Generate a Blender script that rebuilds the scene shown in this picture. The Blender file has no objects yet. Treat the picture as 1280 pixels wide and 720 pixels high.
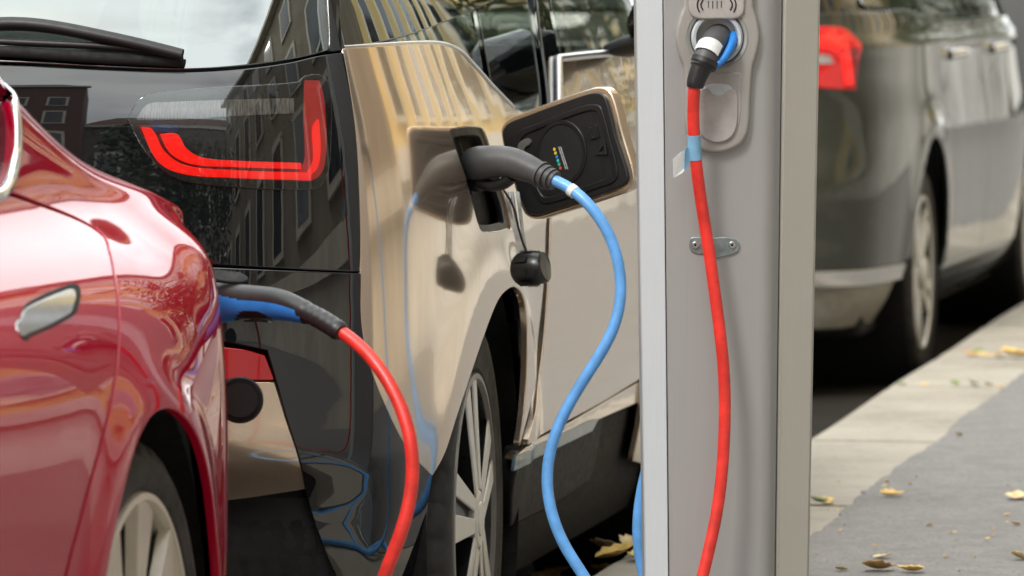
import bpy, bmesh, math, random
import numpy as np
from mathutils import Vector, Matrix
from mathutils.geometry import delaunay_2d_cdt

random.seed(7); rng = np.random.default_rng(7)
C = bpy.context.scene.collection
R = math.radians
FPX, CAMZ = 7400.0, 1.31
PITCH = math.atan(420 / FPX)
YAW = R(10.2)                                   # the street runs 10.2 degrees to the right of the view
U = np.array([math.sin(YAW), math.cos(YAW), 0.0]); N = np.array([math.cos(YAW), -math.sin(YAW), 0.0])
FWD = np.array([0, math.cos(PITCH), -math.sin(PITCH)]); UPV = np.array([0, math.sin(PITCH), math.cos(PITCH)])
PAVE = 0.17

# ------------------------------------------------------------------ measuring
def proj(P):
    q = np.asarray(P, float) - np.array([0, 0, CAMZ]); d = q @ FWD
    return np.stack([640 + FPX * q[..., 0] / d, 360 - FPX * (q @ UPV) / d], -1)
def ray(px, py):
    return FWD + np.array([1.0, 0, 0]) * (px - 640) / FPX + UPV * (360 - py) / FPX
def at(px, py, D):
    r = ray(px, py); return np.array([0, 0, CAMZ]) + r * (D / r[1])
def onz(px, py, z):
    r = ray(px, py); return np.array([0, 0, CAMZ]) + r * ((z - CAMZ) / r[2])
def street(s, lat, z=0.0, D0=10.0):             # s along the kerb from depth 10, lat to the right of the kerb edge
    return np.array([-0.016, D0, 0]) + U * s + N * lat + np.array([0, 0, z])

class Frame:
    def __init__(s, o, yaw):
        s.o = np.array(o, float); s.yaw = yaw
        c, n = math.cos(yaw), math.sin(yaw); s.M = np.array([[c, n, 0], [-n, c, 0], [0, 0, 1.0]])   # columns: local axes (rotation about z by -yaw)
    def w(s, P): return np.asarray(P, float) @ s.M.T + s.o
    def l(s, P): return (np.asarray(P, float) - s.o) @ s.M
WORLD = Frame((0, 0, 0), 0)

class Spl:                                      # natural cubic spline
    def __init__(s, x, y):
        s.x = x = np.asarray(x, float); s.y = y = np.asarray(y, float); n = len(x); h = np.diff(x)
        A = np.eye(n); b = np.zeros((n,) + y.shape[1:])
        for i in range(1, n - 1):
            A[i, i - 1], A[i, i], A[i, i + 1] = h[i - 1], 2 * (h[i - 1] + h[i]), h[i]
            b[i] = 6 * ((y[i + 1] - y[i]) / h[i] - (y[i] - y[i - 1]) / h[i - 1])
        s.m = np.linalg.solve(A, b)
    def __call__(s, q):
        q = np.asarray(q, float); i = np.clip(np.searchsorted(s.x, q) - 1, 0, len(s.x) - 2)
        h = s.x[i + 1] - s.x[i]; t = (q - s.x[i])
        ex = (1,) * (s.y.ndim - 1); h = h.reshape(h.shape + ex); t = t.reshape(t.shape + ex)
        y0, y1, m0, m1 = s.y[i], s.y[i + 1], s.m[i], s.m[i + 1]
        tc = np.clip(t, 0, h)
        v = y0 + tc * ((y1 - y0) / h - h * (2 * m0 + m1) / 6) + tc ** 2 * m0 / 2 + tc ** 3 * (m1 - m0) / (6 * h)
        d0 = (y1 - y0) / h - h * (2 * m0 + m1) / 6; d1 = (y1 - y0) / h + h * (m0 + 2 * m1) / 6
        return v + np.where(t < 0, t * d0, 0) + np.where(t > h, (t - h) * d1, 0)

class Surf:
    frame = WORLD; amin = bmin = -1; amax = bmax = 1; out = None; mod = None
    def P(s, a, b, off=0.0): raise NotImplementedError
    def base_n(s, a, b):
        e = 1e-3
        da = s.P(a + e, b) - s.P(a - e, b); db = s.P(a, b + e) - s.P(a, b - e)
        n = np.cross(da, db); n /= np.linalg.norm(n, axis=-1, keepdims=True) + 1e-12
        return n * s.sgn
    def PO(s, a, b, off=0.0):
        a = np.asarray(a, float); b = np.asarray(b, float); p = s.P(a, b)
        return p - s.base_n(a, b) * off if off else p
    def seed_grid(s):
        if not hasattr(s, '_g'):
            A, B = np.meshgrid(np.linspace(s.amin, s.amax, 420), np.linspace(s.bmin, s.bmax, 160), indexing='ij')
            A = A.ravel(); B = B.ravel(); W = s.frame.w(s.P(A, B)); n = s.base_n(A, B) @ s.frame.M.T
            ok = ((W - np.array([0, 0, CAMZ])) * n).sum(-1) < 0
            s._g = (A[ok], B[ok], proj(W[ok]))
        return s._g
    def from_px(s, px, py, off=0.0):
        A, B, Q = s.seed_grid(); k = np.argmin(((Q - np.array([px, py])) ** 2).sum(-1))
        a, b = A[k], B[k]; e = 1e-4; t = np.array([px, py])
        for _ in range(25):
            f = lambda a, b: proj(s.frame.w(s.PO(np.array([a]), np.array([b]), off)))[0]
            f0 = f(a, b); J = np.stack([(f(a + e, b) - f0) / e, (f(a, b + e) - f0) / e], -1)
            try: d = np.linalg.solve(J, t - f0)
            except np.linalg.LinAlgError: break
            d = np.clip(d, -.05, .05); a += d[0]; b += d[1]
            if abs(d).max() < 1e-6: break
        return a, b

class Plane(Surf):
    def __init__(s, frame, o, e1, e2, n):       # given in world; a, b in metres
        s.frame = frame; s.o = frame.l(o); s.e1 = np.asarray(e1, float) @ frame.M; s.e2 = np.asarray(e2, float) @ frame.M
        s.n = np.asarray(n, float) @ frame.M; s.sgn = 1
    def P(s, a, b, off=0): return s.o + np.asarray(a)[..., None] * s.e1 + np.asarray(b)[..., None] * s.e2
    def base_n(s, a, b): return np.broadcast_to(s.n / np.linalg.norm(s.n), np.shape(a) + (3,))
    def from_px(s, px, py, off=0.0):
        ow = s.frame.w(s.o - s.n * off); nw = s.n @ s.frame.M.T; r = ray(px, py); c = np.array([0, 0, CAMZ])
        p = c + r * (((ow - c) @ nw) / (r @ nw)); q = s.frame.l(p) - s.o + s.n * off
        G = np.stack([s.e1, s.e2], -1); return tuple(np.linalg.lstsq(G, q, rcond=None)[0])

class Wrap(Surf):                               # a body wrapped round a plan outline, drawn in by height
    def __init__(s, frame, W, plan, offS, offR, offF, zr, sgn=1, mod=None):
        s.frame = frame; s.W = W; s.mod = mod
        pts = np.array(plan, float); left = pts[1:][::-1].copy(); left[:, 1] = W - left[:, 1]
        full = np.vstack([left, pts]); k = np.concatenate([[0], np.cumsum(np.linalg.norm(np.diff(full, axis=0), axis=1))])
        s.k0 = k[len(left)]; s.c = Spl(k - s.k0, full); s.amax = (k - s.k0)[-1]; s.amin = 0.0; s.bmin, s.bmax = zr
        s.offS, s.offR, s.offF = [Spl(*zip(*q)) for q in (offS, offR, offF)]; s.sgn = sgn
        aa = np.linspace(0, s.amax, 1500); s.sa = (aa, s.c(aa)[:, 0])
    def a_of_s(s, q): return float(np.interp(q, s.sa[1], s.sa[0]))
    def P(s, a, b, off=0):
        a = np.asarray(a, float); b = np.asarray(b, float)
        c = s.c(a); e = 1e-3; d = s.c(a + e) - s.c(a - e); d /= np.linalg.norm(d, axis=-1, keepdims=True)
        n = np.stack([d[..., 1], -d[..., 0]], -1)                       # outward in (s, t)
        n = np.where((a[..., None] > -1e9), n, n)
        ns = n[..., 0]; wr = np.clip(-ns, 0, 1) ** 1.5; wf = np.clip(ns, 0, 1) ** 1.5; ws = 1 - wr - wf
        o = ws * s.offS(b) + wr * s.offR(b) + wf * s.offF(b)
        if s.mod is not None: o = o + s.mod(c[..., 0], b, a)
        q = c - n * o[..., None]
        return np.stack([-q[..., 1], q[..., 0], b + 0 * o], -1)

class Loft(Surf):                               # sections along s, each a list of (t, z)
    def __init__(s, frame, sk, secs, ib, mod=None, sgn=1):
        s.frame = frame; Y = np.array(secs, float); s.sk = np.array(sk, float); s.Y = Y; s.mod = mod; s.sgn = sgn
        bb = np.concatenate([[0], np.cumsum(np.linalg.norm(np.diff(Y[ib], axis=0), axis=1))]); s.bk = bb
        s.A = Spl(s.sk, np.eye(len(sk))); s.B = Spl(bb, np.eye(len(bb)))
        s.amin, s.amax, s.bmin, s.bmax = sk[0], sk[-1], 0, bb[-1]
    def P(s, a, b, off=0):
        a = np.asarray(a, float); b = np.asarray(b, float); sh = np.broadcast(a, b).shape
        a = np.broadcast_to(a, sh).ravel(); b = np.broadcast_to(b, sh).ravel()
        q = np.einsum('qi,ijk,qj->qk', s.A(a), s.Y, s.B(b)); t = q[:, 0]
        if s.mod is not None: t = t + s.mod(a, q[:, 1])
        return np.stack([-t, a, q[:, 1]], -1).reshape(sh + (3,))

# ------------------------------------------------------------------ meshes
def link(name, me, mat=None, parent=None):
    o = bpy.data.objects.new(name, me); C.objects.link(o)
    if mat is not None: me.materials.append(mat)
    if parent is not None: o.parent = parent
    return o
def mesh(name, V, F, mat, parent=None, smooth=False, normals=None, loc=None):
    me = bpy.data.meshes.new(name); me.from_pydata([tuple(map(float, v)) for v in V], [], [tuple(map(int, f)) for f in F]); me.update()
    if smooth or normals is not None: me.polygons.foreach_set('use_smooth', [True] * len(me.polygons))
    if normals is not None: me.normals_split_custom_set_from_vertices([tuple(map(float, v)) for v in normals])
    o = link(name, me, mat, parent)
    if loc is not None: o.location = loc
    return o
def sharp(o, ang=35):
    me = o.data; me.polygons.foreach_set('use_smooth', [True] * len(me.polygons)); me.set_sharp_from_angle(angle=R(ang)); return o
def bevel(o, w=.003, seg=2, ang=40):
    m = o.modifiers.new('bevel', 'BEVEL'); m.width = w; m.segments = seg; m.limit_method = 'ANGLE'; m.angle_limit = R(ang); m.harden_normals = False
    return sharp(o, 40)
def empty(name, frame, label, cat, group=None):
    o = bpy.data.objects.new(name, None); C.objects.link(o); o.location = frame.o; o.rotation_euler = (0, 0, -frame.yaw)
    o.empty_display_size = .2; return tag(o, label, cat, group)
def tag(o, label, cat, group=None):
    o['label'] = label; o['category'] = cat
    if group: o['group'] = group
    return o
def structure(o, kind='structure'): o['kind'] = kind; return o

def crom(pts, closed=True, step=.01):
    """pts: (a, b, corner) -> a resampled smooth outline"""
    n = len(pts); out = []
    p = [np.array(q[:2], float) for q in pts]; c = [len(q) > 2 and q[2] == 'c' for q in pts]
    for i in range(n if closed else n - 1):
        j = (i + 1) % n; p1, p2 = p[i], p[j]; h = (i - 1) % n; k = (j + 1) % n
        m1 = (p2 - p1) if (c[i] or (not closed and i == 0)) else (p2 - p[h]) / 2
        m2 = (p2 - p1) if (c[j] or (not closed and j == n - 1)) else (p[k] - p1) / 2
        L = np.linalg.norm(p2 - p1)
        m1 = m1 / (np.linalg.norm(m1) + 1e-12) * L; m2 = m2 / (np.linalg.norm(m2) + 1e-12) * L
        if c[i] and c[j]: m1 = m2 = p2 - p1
        ns = max(1, int(math.ceil(L / step)))
        for q in range(ns):
            t = q / ns; h00 = 2*t**3-3*t*t+1; h10 = t**3-2*t*t+t; h01 = -2*t**3+3*t*t; h11 = t**3-t*t
            out.append(h00*p1 + h10*m1 + h01*p2 + h11*m2)
    if not closed: out.append(p[-1])
    return np.array(out)
def px(surf, pts, off=0.0):
    """a list of (x, y[, 'c']) pixels or ('l', s, z[, 'c']) local points -> (a, b, corner)"""
    out = []
    for q in pts:
        if q[0] == 'l':
            a = surf.a_of_s(q[1]) if hasattr(surf, 'a_of_s') else q[1]
            out.append((a, q[2]) + tuple(q[3:]))
        elif q[0] == 'a': out.append(tuple(q[1:]))
        else: out.append(surf.from_px(q[0], q[1], off) + tuple(q[2:]))
    return out
def outline(surf, pts, off=0.0, step=.01, closed=True): return crom(px(surf, pts, off), closed, step)
def circle(a, b, r, n=48, r2=None, ph=0): return np.array([(a + r * math.cos(t + ph), b + (r2 or r) * math.sin(t + ph)) for t in np.linspace(0, 2 * math.pi, n, endpoint=False)])
def inside(Q, poly):
    x, y = Q[:, 0], Q[:, 1]; r = np.zeros(len(Q), bool); x1, y1 = poly[:, 0], poly[:, 1]; x2, y2 = np.roll(x1, -1), np.roll(y1, -1)
    for i in range(len(poly)):
        m = ((y1[i] > y) != (y2[i] > y))
        if m.any(): r ^= m & (x < (x2[i] - x1[i]) * (y - y1[i]) / (y2[i] - y1[i] + 1e-15) + x1[i])
    return r
def seg_dist(Q, poly):
    d = np.full(len(Q), 1e9)
    for p, q in zip(poly, np.roll(poly, -1, 0)):
        v = q - p; t = np.clip(((Q - p) @ v) / (v @ v + 1e-15), 0, 1); d = np.minimum(d, np.linalg.norm(Q - p - t[:, None] * v, axis=1))
    return d
def ccw(l): 
    x, y = l[:, 0], l[:, 1]; return l if (x * np.roll(y, -1) - y * np.roll(x, -1)).sum() > 0 else l[::-1]
def panel(name, surf, loops, mat, parent, h=.03, thick=.012, bev=.0025, off=0.0, back=False, mirror=0, crown=0.0):
    """a sheet of the surface inside loops[0] minus loops[1:], with rounded edges and real thickness; mirror = car width makes the left-hand twin"""
    loops = [ccw(np.asarray(l, float)) for l in loops]; loops = [loops[0]] + [l[::-1] for l in loops[1:]]
    lo, hi = loops[0].min(0), loops[0].max(0)
    ga = np.arange(lo[0] + h / 2, hi[0], h); gb = np.arange(lo[1] + h / 2, hi[1], h * .87)
    if len(ga) and len(gb):
        A, B = np.meshgrid(ga, gb, indexing='ij'); A = A + (np.arange(len(gb)) % 2)[None, :] * h / 2
        Q = np.stack([A.ravel(), B.ravel()], -1); k = inside(Q, loops[0])
        for l in loops[1:]: k &= ~inside(Q, l)
        Q = Q[k]
        if len(Q):
            d = np.min([seg_dist(Q, l) for l in loops], 0); Q = Q[d > h * .45]
    else: Q = np.zeros((0, 2))
    allp = np.vstack(loops + [Q]); edges = []; o = 0
    for l in loops: edges += [(o + i, o + (i + 1) % len(l)) for i in range(len(l))]; o += len(l)
    vs, es, fs, ov, oe, of = delaunay_2d_cdt([Vector(q) for q in allp], edges, [], 0, 1e-7)
    vs = np.array([(v[0], v[1]) for v in vs]); nv = len(vs)
    fs = np.array([f for f in fs if len(f) == 3]); cen = vs[fs].mean(1); k = inside(cen, loops[0])
    for l in loops[1:]: k &= ~inside(cen, l)
    fs = fs[k]
    a, b = vs[:, 0], vs[:, 1]; Nn = surf.base_n(a, b); P = surf.P(a, b) - Nn * off
    t = fs[0]; 
    tri_n = np.cross(P[fs[:, 1]] - P[fs[:, 0]], P[fs[:, 2]] - P[fs[:, 0]])
    flip = (tri_n * Nn[fs[:, 0]]).sum(-1) < 0
    fs = np.where(flip[:, None], fs[:, ::-1], fs)
    V = [P]; NN = [Nn]; F = [tuple(f) for f in fs]; base = nv
    for l in loops:
        m = len(l); A, B = l[:, 0], l[:, 1]; n = surf.base_n(A, B); p = surf.P(A, B) - n * off
        tg = np.roll(p, -1, 0) - np.roll(p, 1, 0); tg /= np.linalg.norm(tg, axis=1, keepdims=True) + 1e-12
        t2 = np.roll(l, -1, 0) - np.roll(l, 1, 0); o2 = np.stack([t2[:, 1], -t2[:, 0]], -1); o2 /= np.linalg.norm(o2, axis=1, keepdims=True) + 1e-12
        e = 1e-4; o3 = surf.P(A + o2[:, 0] * e, B + o2[:, 1] * e) - surf.P(A, B)
        o3 -= (o3 * n).sum(1, keepdims=True) * n; o3 -= (o3 * tg).sum(1, keepdims=True) * tg; o3 /= np.linalg.norm(o3, axis=1, keepdims=True) + 1e-12
        rings = []
        for th in (0, 45, 90):
            s_, c_ = math.sin(R(th)), math.cos(R(th)); rings.append((p + o3 * bev * s_ - n * bev * (1 - c_), n * c_ + o3 * s_))
        rings.append((p + o3 * bev - n * max(thick, bev * 1.01), o3))
        st = base
        for q, w in rings: V.append(q); NN.append(w); base += m
        outward = np.cross(tg, n); same = (outward * o3).sum() > 0
        for r_ in range(3):
            for i in range(m):
                j = (i + 1) % m; f = (st + r_ * m + i, st + (r_ + 1) * m + i, st + (r_ + 1) * m + j, st + r_ * m + j)
                F.append(f if same else f[::-1])
    if back:
        V.append(P - Nn * thick); NN.append(-Nn); F += [(f[2] + base, f[1] + base, f[0] + base) for f in fs]
    V = np.vstack(V); NN = np.vstack(NN)
    ob = mesh(name, V, F, mat, parent, normals=NN)
    if mirror:
        V2 = V.copy(); V2[:, 0] = -mirror - V[:, 0]; N2 = NN.copy(); N2[:, 0] *= -1
        mesh(name, V2, [tuple(f[::-1]) for f in F], mat, parent, normals=N2)
    return ob

def tube(name, P, rad, mat, parent=None, seg=16, keep=None, up=None, caps=True, bias=None, step=None):
    """P: centre points; rad: list of (r1, r2) or numbers; keep(u, angle) chooses faces"""
    P = np.asarray(P, float); n = len(P)
    if isinstance(rad, tuple): rad = [rad] * n
    rad = [r if isinstance(r, (tuple, list)) else (r, r) for r in (rad if isinstance(rad, (list, tuple, np.ndarray)) else [rad] * n)]
    T = np.gradient(P, axis=0); T /= np.linalg.norm(T, axis=1, keepdims=True) + 1e-12
    x = np.array(up if up is not None else (0, 0, 1.0), float)
    if abs(x @ T[0]) > .95: x = np.array([1.0, 0, 0])
    V = []; F = []
    for i in range(n):
        x = x - (x @ T[i]) * T[i]; x /= np.linalg.norm(x); y = np.cross(T[i], x)
        for k in range(seg):
            t = 2 * math.pi * k / seg; V.append(P[i] + x * rad[i][0] * math.cos(t) + y * rad[i][1] * math.sin(t))
    for i in range(n - 1):
        for k in range(seg):
            if keep is None or keep(i / (n - 1), 360 * (k + .5) / seg):
                j = (k + 1) % seg; F.append((i * seg + k, i * seg + j, (i + 1) * seg + j, (i + 1) * seg + k))
    if caps and keep is None: F.append(tuple(range(seg))[::-1]); F.append(tuple((n - 1) * seg + k for k in range(seg)))
    if keep is not None:
        used = sorted({v for f in F for v in f}); mp = {v: i for i, v in enumerate(used)}; V = [V[v] for v in used]; F = [tuple(mp[v] for v in f) for f in F]
    return sharp(mesh(name, V, F, mat, parent), 50)
def spath(pts, step=.02):
    pts = np.asarray(pts, float); k = np.concatenate([[0], np.cumsum(np.linalg.norm(np.diff(pts[:, :3], axis=0), axis=1))])
    s = Spl(k, pts); return s(np.linspace(0, k[-1], max(4, int(k[-1] / step))))
def box(name, lo, hi, mat, parent=None, bv=.004, seg=2):
    x0, y0, z0 = lo; x1, y1, z1 = hi
    V = [(x, y, z) for x in (x0, x1) for y in (y0, y1) for z in (z0, z1)]
    F = [(0, 1, 3, 2), (4, 6, 7, 5), (0, 4, 5, 1), (2, 3, 7, 6), (0, 2, 6, 4), (1, 5, 7, 3)]
    o = mesh(name, V, F, mat, parent)
    return bevel(o, bv, seg) if bv else o
def lathe(name, prof, mat, parent=None, seg=64, dent=None, loc=(0, 0, 0), ang=35):
    """prof: (x, r) round the x axis"""
    V = []; F = []; m = len(prof)
    for i in range(seg):
        t = 2 * math.pi * i / seg
        for j, (x, r) in enumerate(prof):
            if dent: r = r - dent(i, j)
            V.append((x, r * math.cos(t), r * math.sin(t)))
    for i in range(seg):
        i2 = (i + 1) % seg
        for j in range(m - 1): F.append((i * m + j, i2 * m + j, i2 * m + j + 1, i * m + j + 1))
    return sharp(mesh(name, V, F, mat, parent, loc=loc), ang)

# ------------------------------------------------------------------ materials
def new_mat(name):
    m = bpy.data.materials.new(name); m.use_nodes = True; nt = m.node_tree; return m, nt, nt.nodes['Principled BSDF']
def noise_fac(nt, scale, detail=4, lo=.35, hi=.65, coord='Object', rough=.6):
    tc = nt.nodes.new('ShaderNodeTexCoord'); n = nt.nodes.new('ShaderNodeTexNoise'); n.inputs['Scale'].default_value = scale; n.inputs['Detail'].default_value = detail; n.inputs['Roughness'].default_value = rough
    nt.links.new(tc.outputs[coord], n.inputs['Vector']); r = nt.nodes.new('ShaderNodeMapRange'); r.inputs[1].default_value = lo; r.inputs[2].default_value = hi
    nt.links.new(n.outputs['Fac'], r.inputs[0]); return r.outputs[0], n
def mixc(nt, fac, a, b):
    m = nt.nodes.new('ShaderNodeMix'); m.data_type = 'RGBA'
    if isinstance(fac, (int, float)): m.inputs[0].default_value = fac
    else: nt.links.new(fac, m.inputs[0])
    for i, v in ((6, a), (7, b)):
        if isinstance(v, tuple): m.inputs[i].default_value = v + (1,)
        else: nt.links.new(v, m.inputs[i])
    return m.outputs[2]
def bump(nt, bs, h, strength=.3, dist=.002, slot='Normal'):
    b = nt.nodes.new('ShaderNodeBump'); b.inputs['Strength'].default_value = strength; b.inputs['Distance'].default_value = dist
    nt.links.new(h, b.inputs['Height']); nt.links.new(b.outputs[0], bs.inputs[slot]); return b
def paint(name, col, metal=.4, rough=.35, flake=.06, coat=1.0, dirt=(.25, .22, .18), dirtz=None, wave=.5, spec=.0, cior=1.6, dirty=.12, wsc=5.5):
    m, nt, bs = new_mat(name); f, n = noise_fac(nt, 1400, 2)
    lo = tuple(max(0, c * (1 - flake * 2)) for c in col); hi = tuple(min(1, c * (1 + flake * 2)) for c in col)
    c = mixc(nt, f, lo, hi); f2, _ = noise_fac(nt, 9, 6, .52, .8)
    mu = nt.nodes.new('ShaderNodeMath'); mu.operation = 'MULTIPLY'; nt.links.new(f2, mu.inputs[0]); mu.inputs[1].default_value = dirty
    nt.links.new(mixc(nt, mu.outputs[0], c, dirt), bs.inputs['Base Color'])
    bs.inputs['Metallic'].default_value = metal; bs.inputs['Roughness'].default_value = rough
    bs.inputs['Coat Weight'].default_value = coat; bs.inputs['Coat Roughness'].default_value = .012; bs.inputs['Coat IOR'].default_value = cior; bs.inputs['Specular IOR Level'].default_value = spec
    w, _ = noise_fac(nt, wsc, 1.5, 0, 1); bump(nt, bs, w, .25 * wave, .004, 'Coat Normal')
    return m
def plain(name, col, rough=.5, metal=0, spec=.5, coat=0, var=.12, scale=30, bmp=0, bscale=300, ior=None):
    m, nt, bs = new_mat(name); f, _ = noise_fac(nt, scale, 5)
    nt.links.new(mixc(nt, f, tuple(c * (1 - var) for c in col), tuple(min(1, c * (1 + var)) for c in col)), bs.inputs['Base Color'])
    bs.inputs['Roughness'].default_value = rough; bs.inputs['Metallic'].default_value = metal; bs.inputs['Specular IOR Level'].default_value = spec; bs.inputs['Coat Weight'].default_value = coat
    if ior: bs.inputs['IOR'].default_value = ior
    r, _ = noise_fac(nt, scale * 2.3, 4, .3, .7); mr = nt.nodes.new('ShaderNodeMapRange'); mr.inputs[3].default_value = rough * .85; mr.inputs[4].default_value = min(1, rough * 1.15)
    nt.links.new(r, mr.inputs[0]); nt.links.new(mr.outputs[0], bs.inputs['Roughness'])
    if bmp: h, _ = noise_fac(nt, bscale, 3, 0, 1); bump(nt, bs, h, bmp, .001)
    return m
def glass(name, tint, ior=1.5, clear=.8):
    m, nt, bs = new_mat(name); nt.nodes.remove(bs); out = nt.nodes['Material Output']
    fr = nt.nodes.new('ShaderNodeFresnel'); fr.inputs[0].default_value = ior
    gl = nt.nodes.new('ShaderNodeBsdfGlossy'); gl.inputs['Roughness'].default_value = .004
    tr = nt.nodes.new('ShaderNodeBsdfTransparent'); tr.inputs[0].default_value = tuple(c * clear for c in tint) + (1,)
    mx = nt.nodes.new('ShaderNodeMixShader'); nt.links.new(fr.outputs[0], mx.inputs[0]); nt.links.new(tr.outputs[0], mx.inputs[1]); nt.links.new(gl.outputs[0], mx.inputs[2])
    gl.inputs[0].default_value = (.93, 1, .99, 1)
    w, _ = noise_fac(nt, 2.2, 1, 0, 1); b = nt.nodes.new('ShaderNodeBump'); b.inputs['Strength'].default_value = .2; b.inputs['Distance'].default_value = .008
    nt.links.new(w, b.inputs['Height']); nt.links.new(b.outputs[0], gl.inputs['Normal'])
    nt.links.new(mx.outputs[0], out.inputs[0]); return m
def lamp(name, col, e, rough=.08):
    m, nt, bs = new_mat(name); bs.inputs['Base Color'].default_value = col + (1,); bs.inputs['Roughness'].default_value = rough
    bs.inputs['Coat Weight'].default_value = 1; bs.inputs['Coat Roughness'].default_value = .02
    bs.inputs['Emission Color'].default_value = col + (1,); bs.inputs['Emission Strength'].default_value = e; return m

M = {}
M['champagne'] = paint('champagne paint', (.76, .61, .46), .85, .13, cior=1.5, wave=1.5, wsc=3.2, dirty=.06)
M['champagne_inner'] = plain('champagne inner edge', (.42, .36, .28), .4)
M['gloss_black'] = paint('gloss black', (.004, .005, .006), 0, .3, 0, wave=.6, dirty=.02, cior=1.8)
M['red_paint'] = paint('red paint', (.43, .0025, .026), .0, .4, .05, wave=.12, cior=1.26, dirty=.02)
M['grey_paint'] = paint('grey green paint', (.040, .042, .032), .25, .3, wave=1.2, wsc=3, cior=1.5)
M['black_plastic'] = plain('black plastic', (.012, .012, .013), .45, bmp=.12, bscale=900)
M['sill_black'] = plain('sill black', (.010, .010, .010), .6, spec=.25, bmp=.15, bscale=900)
M['matt_black'] = plain('matt black', (.006, .006, .006), .8)
M['rubber'] = plain('tyre rubber', (.036, .034, .031), .75, spec=.3, bmp=.25, bscale=500, var=.3, scale=14)
M['silver'] = plain('rim silver', (.70, .68, .63), .38, .35, var=.03)
M['rim_lip'] = plain('dark rim lip', (.20, .19, .18), .35, .5, var=.05)
M['tsilver'] = plain('warm rim silver', (.62, .57, .48), .36, .4, var=.04)
M['rim_black'] = plain('rim black', (.012, .012, .012), .3)
M['chrome'] = plain('chrome', (.8, .81, .82), .07, 1.0, var=.04)
M['handle_chrome'] = plain('handle chrome', (.5, .51, .52), .09, 1.0, var=.05)
M['satin'] = plain('satin trim', (.6, .6, .6), .22, .9, var=.05)
M['disc'] = plain('brake disc', (.25, .24, .22), .4, .8)
M['glass'] = glass('side glass', (.5, .56, .53), 1.55, .5)
M['rear_glass'] = glass('rear glass', (.35, .46, .46), 3.0, .3)
M['seat'] = plain('seat cloth', (.035, .035, .038), .9)
M['trim_grey'] = plain('interior grey', (.09, .088, .08), .8)
M['tail_red'] = lamp('tail red', (.55, .008, .010), .20)
M['tail_glow'] = lamp('tail red lit', (.95, .016, .012), .45)
M['tail_dark'] = lamp('tail dark red', (.22, .004, .005), .06)
M['reflector'] = lamp('reflector red', (.30, .006, .008), .05)
M['white_lens'] = plain('white lens', (.24, .24, .22), .12, coat=1, scale=140, var=.5)
m, nt, bs = new_mat('ribbed clear lens'); f, n_ = noise_fac(nt, 1, 4, .35, .65); tc_ = [q for q in nt.nodes if q.type == 'TEX_COORD'][0]; mp_ = nt.nodes.new('ShaderNodeMapping'); mp_.inputs['Scale'].default_value = (420, 60, 45); nt.links.new(tc_.outputs['Object'], mp_.inputs[0]); nt.links.new(mp_.outputs[0], n_.inputs['Vector'])
nt.links.new(mixc(nt, f, (.16, .16, .15), (.55, .55, .52)), bs.inputs['Base Color']); bs.inputs['Roughness'].default_value = .15; bs.inputs['Coat Weight'].default_value = 1; M['white_lens'] = m
M['pale_grey'] = plain('pale lower trim', (.33, .31, .26), .5)
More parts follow.
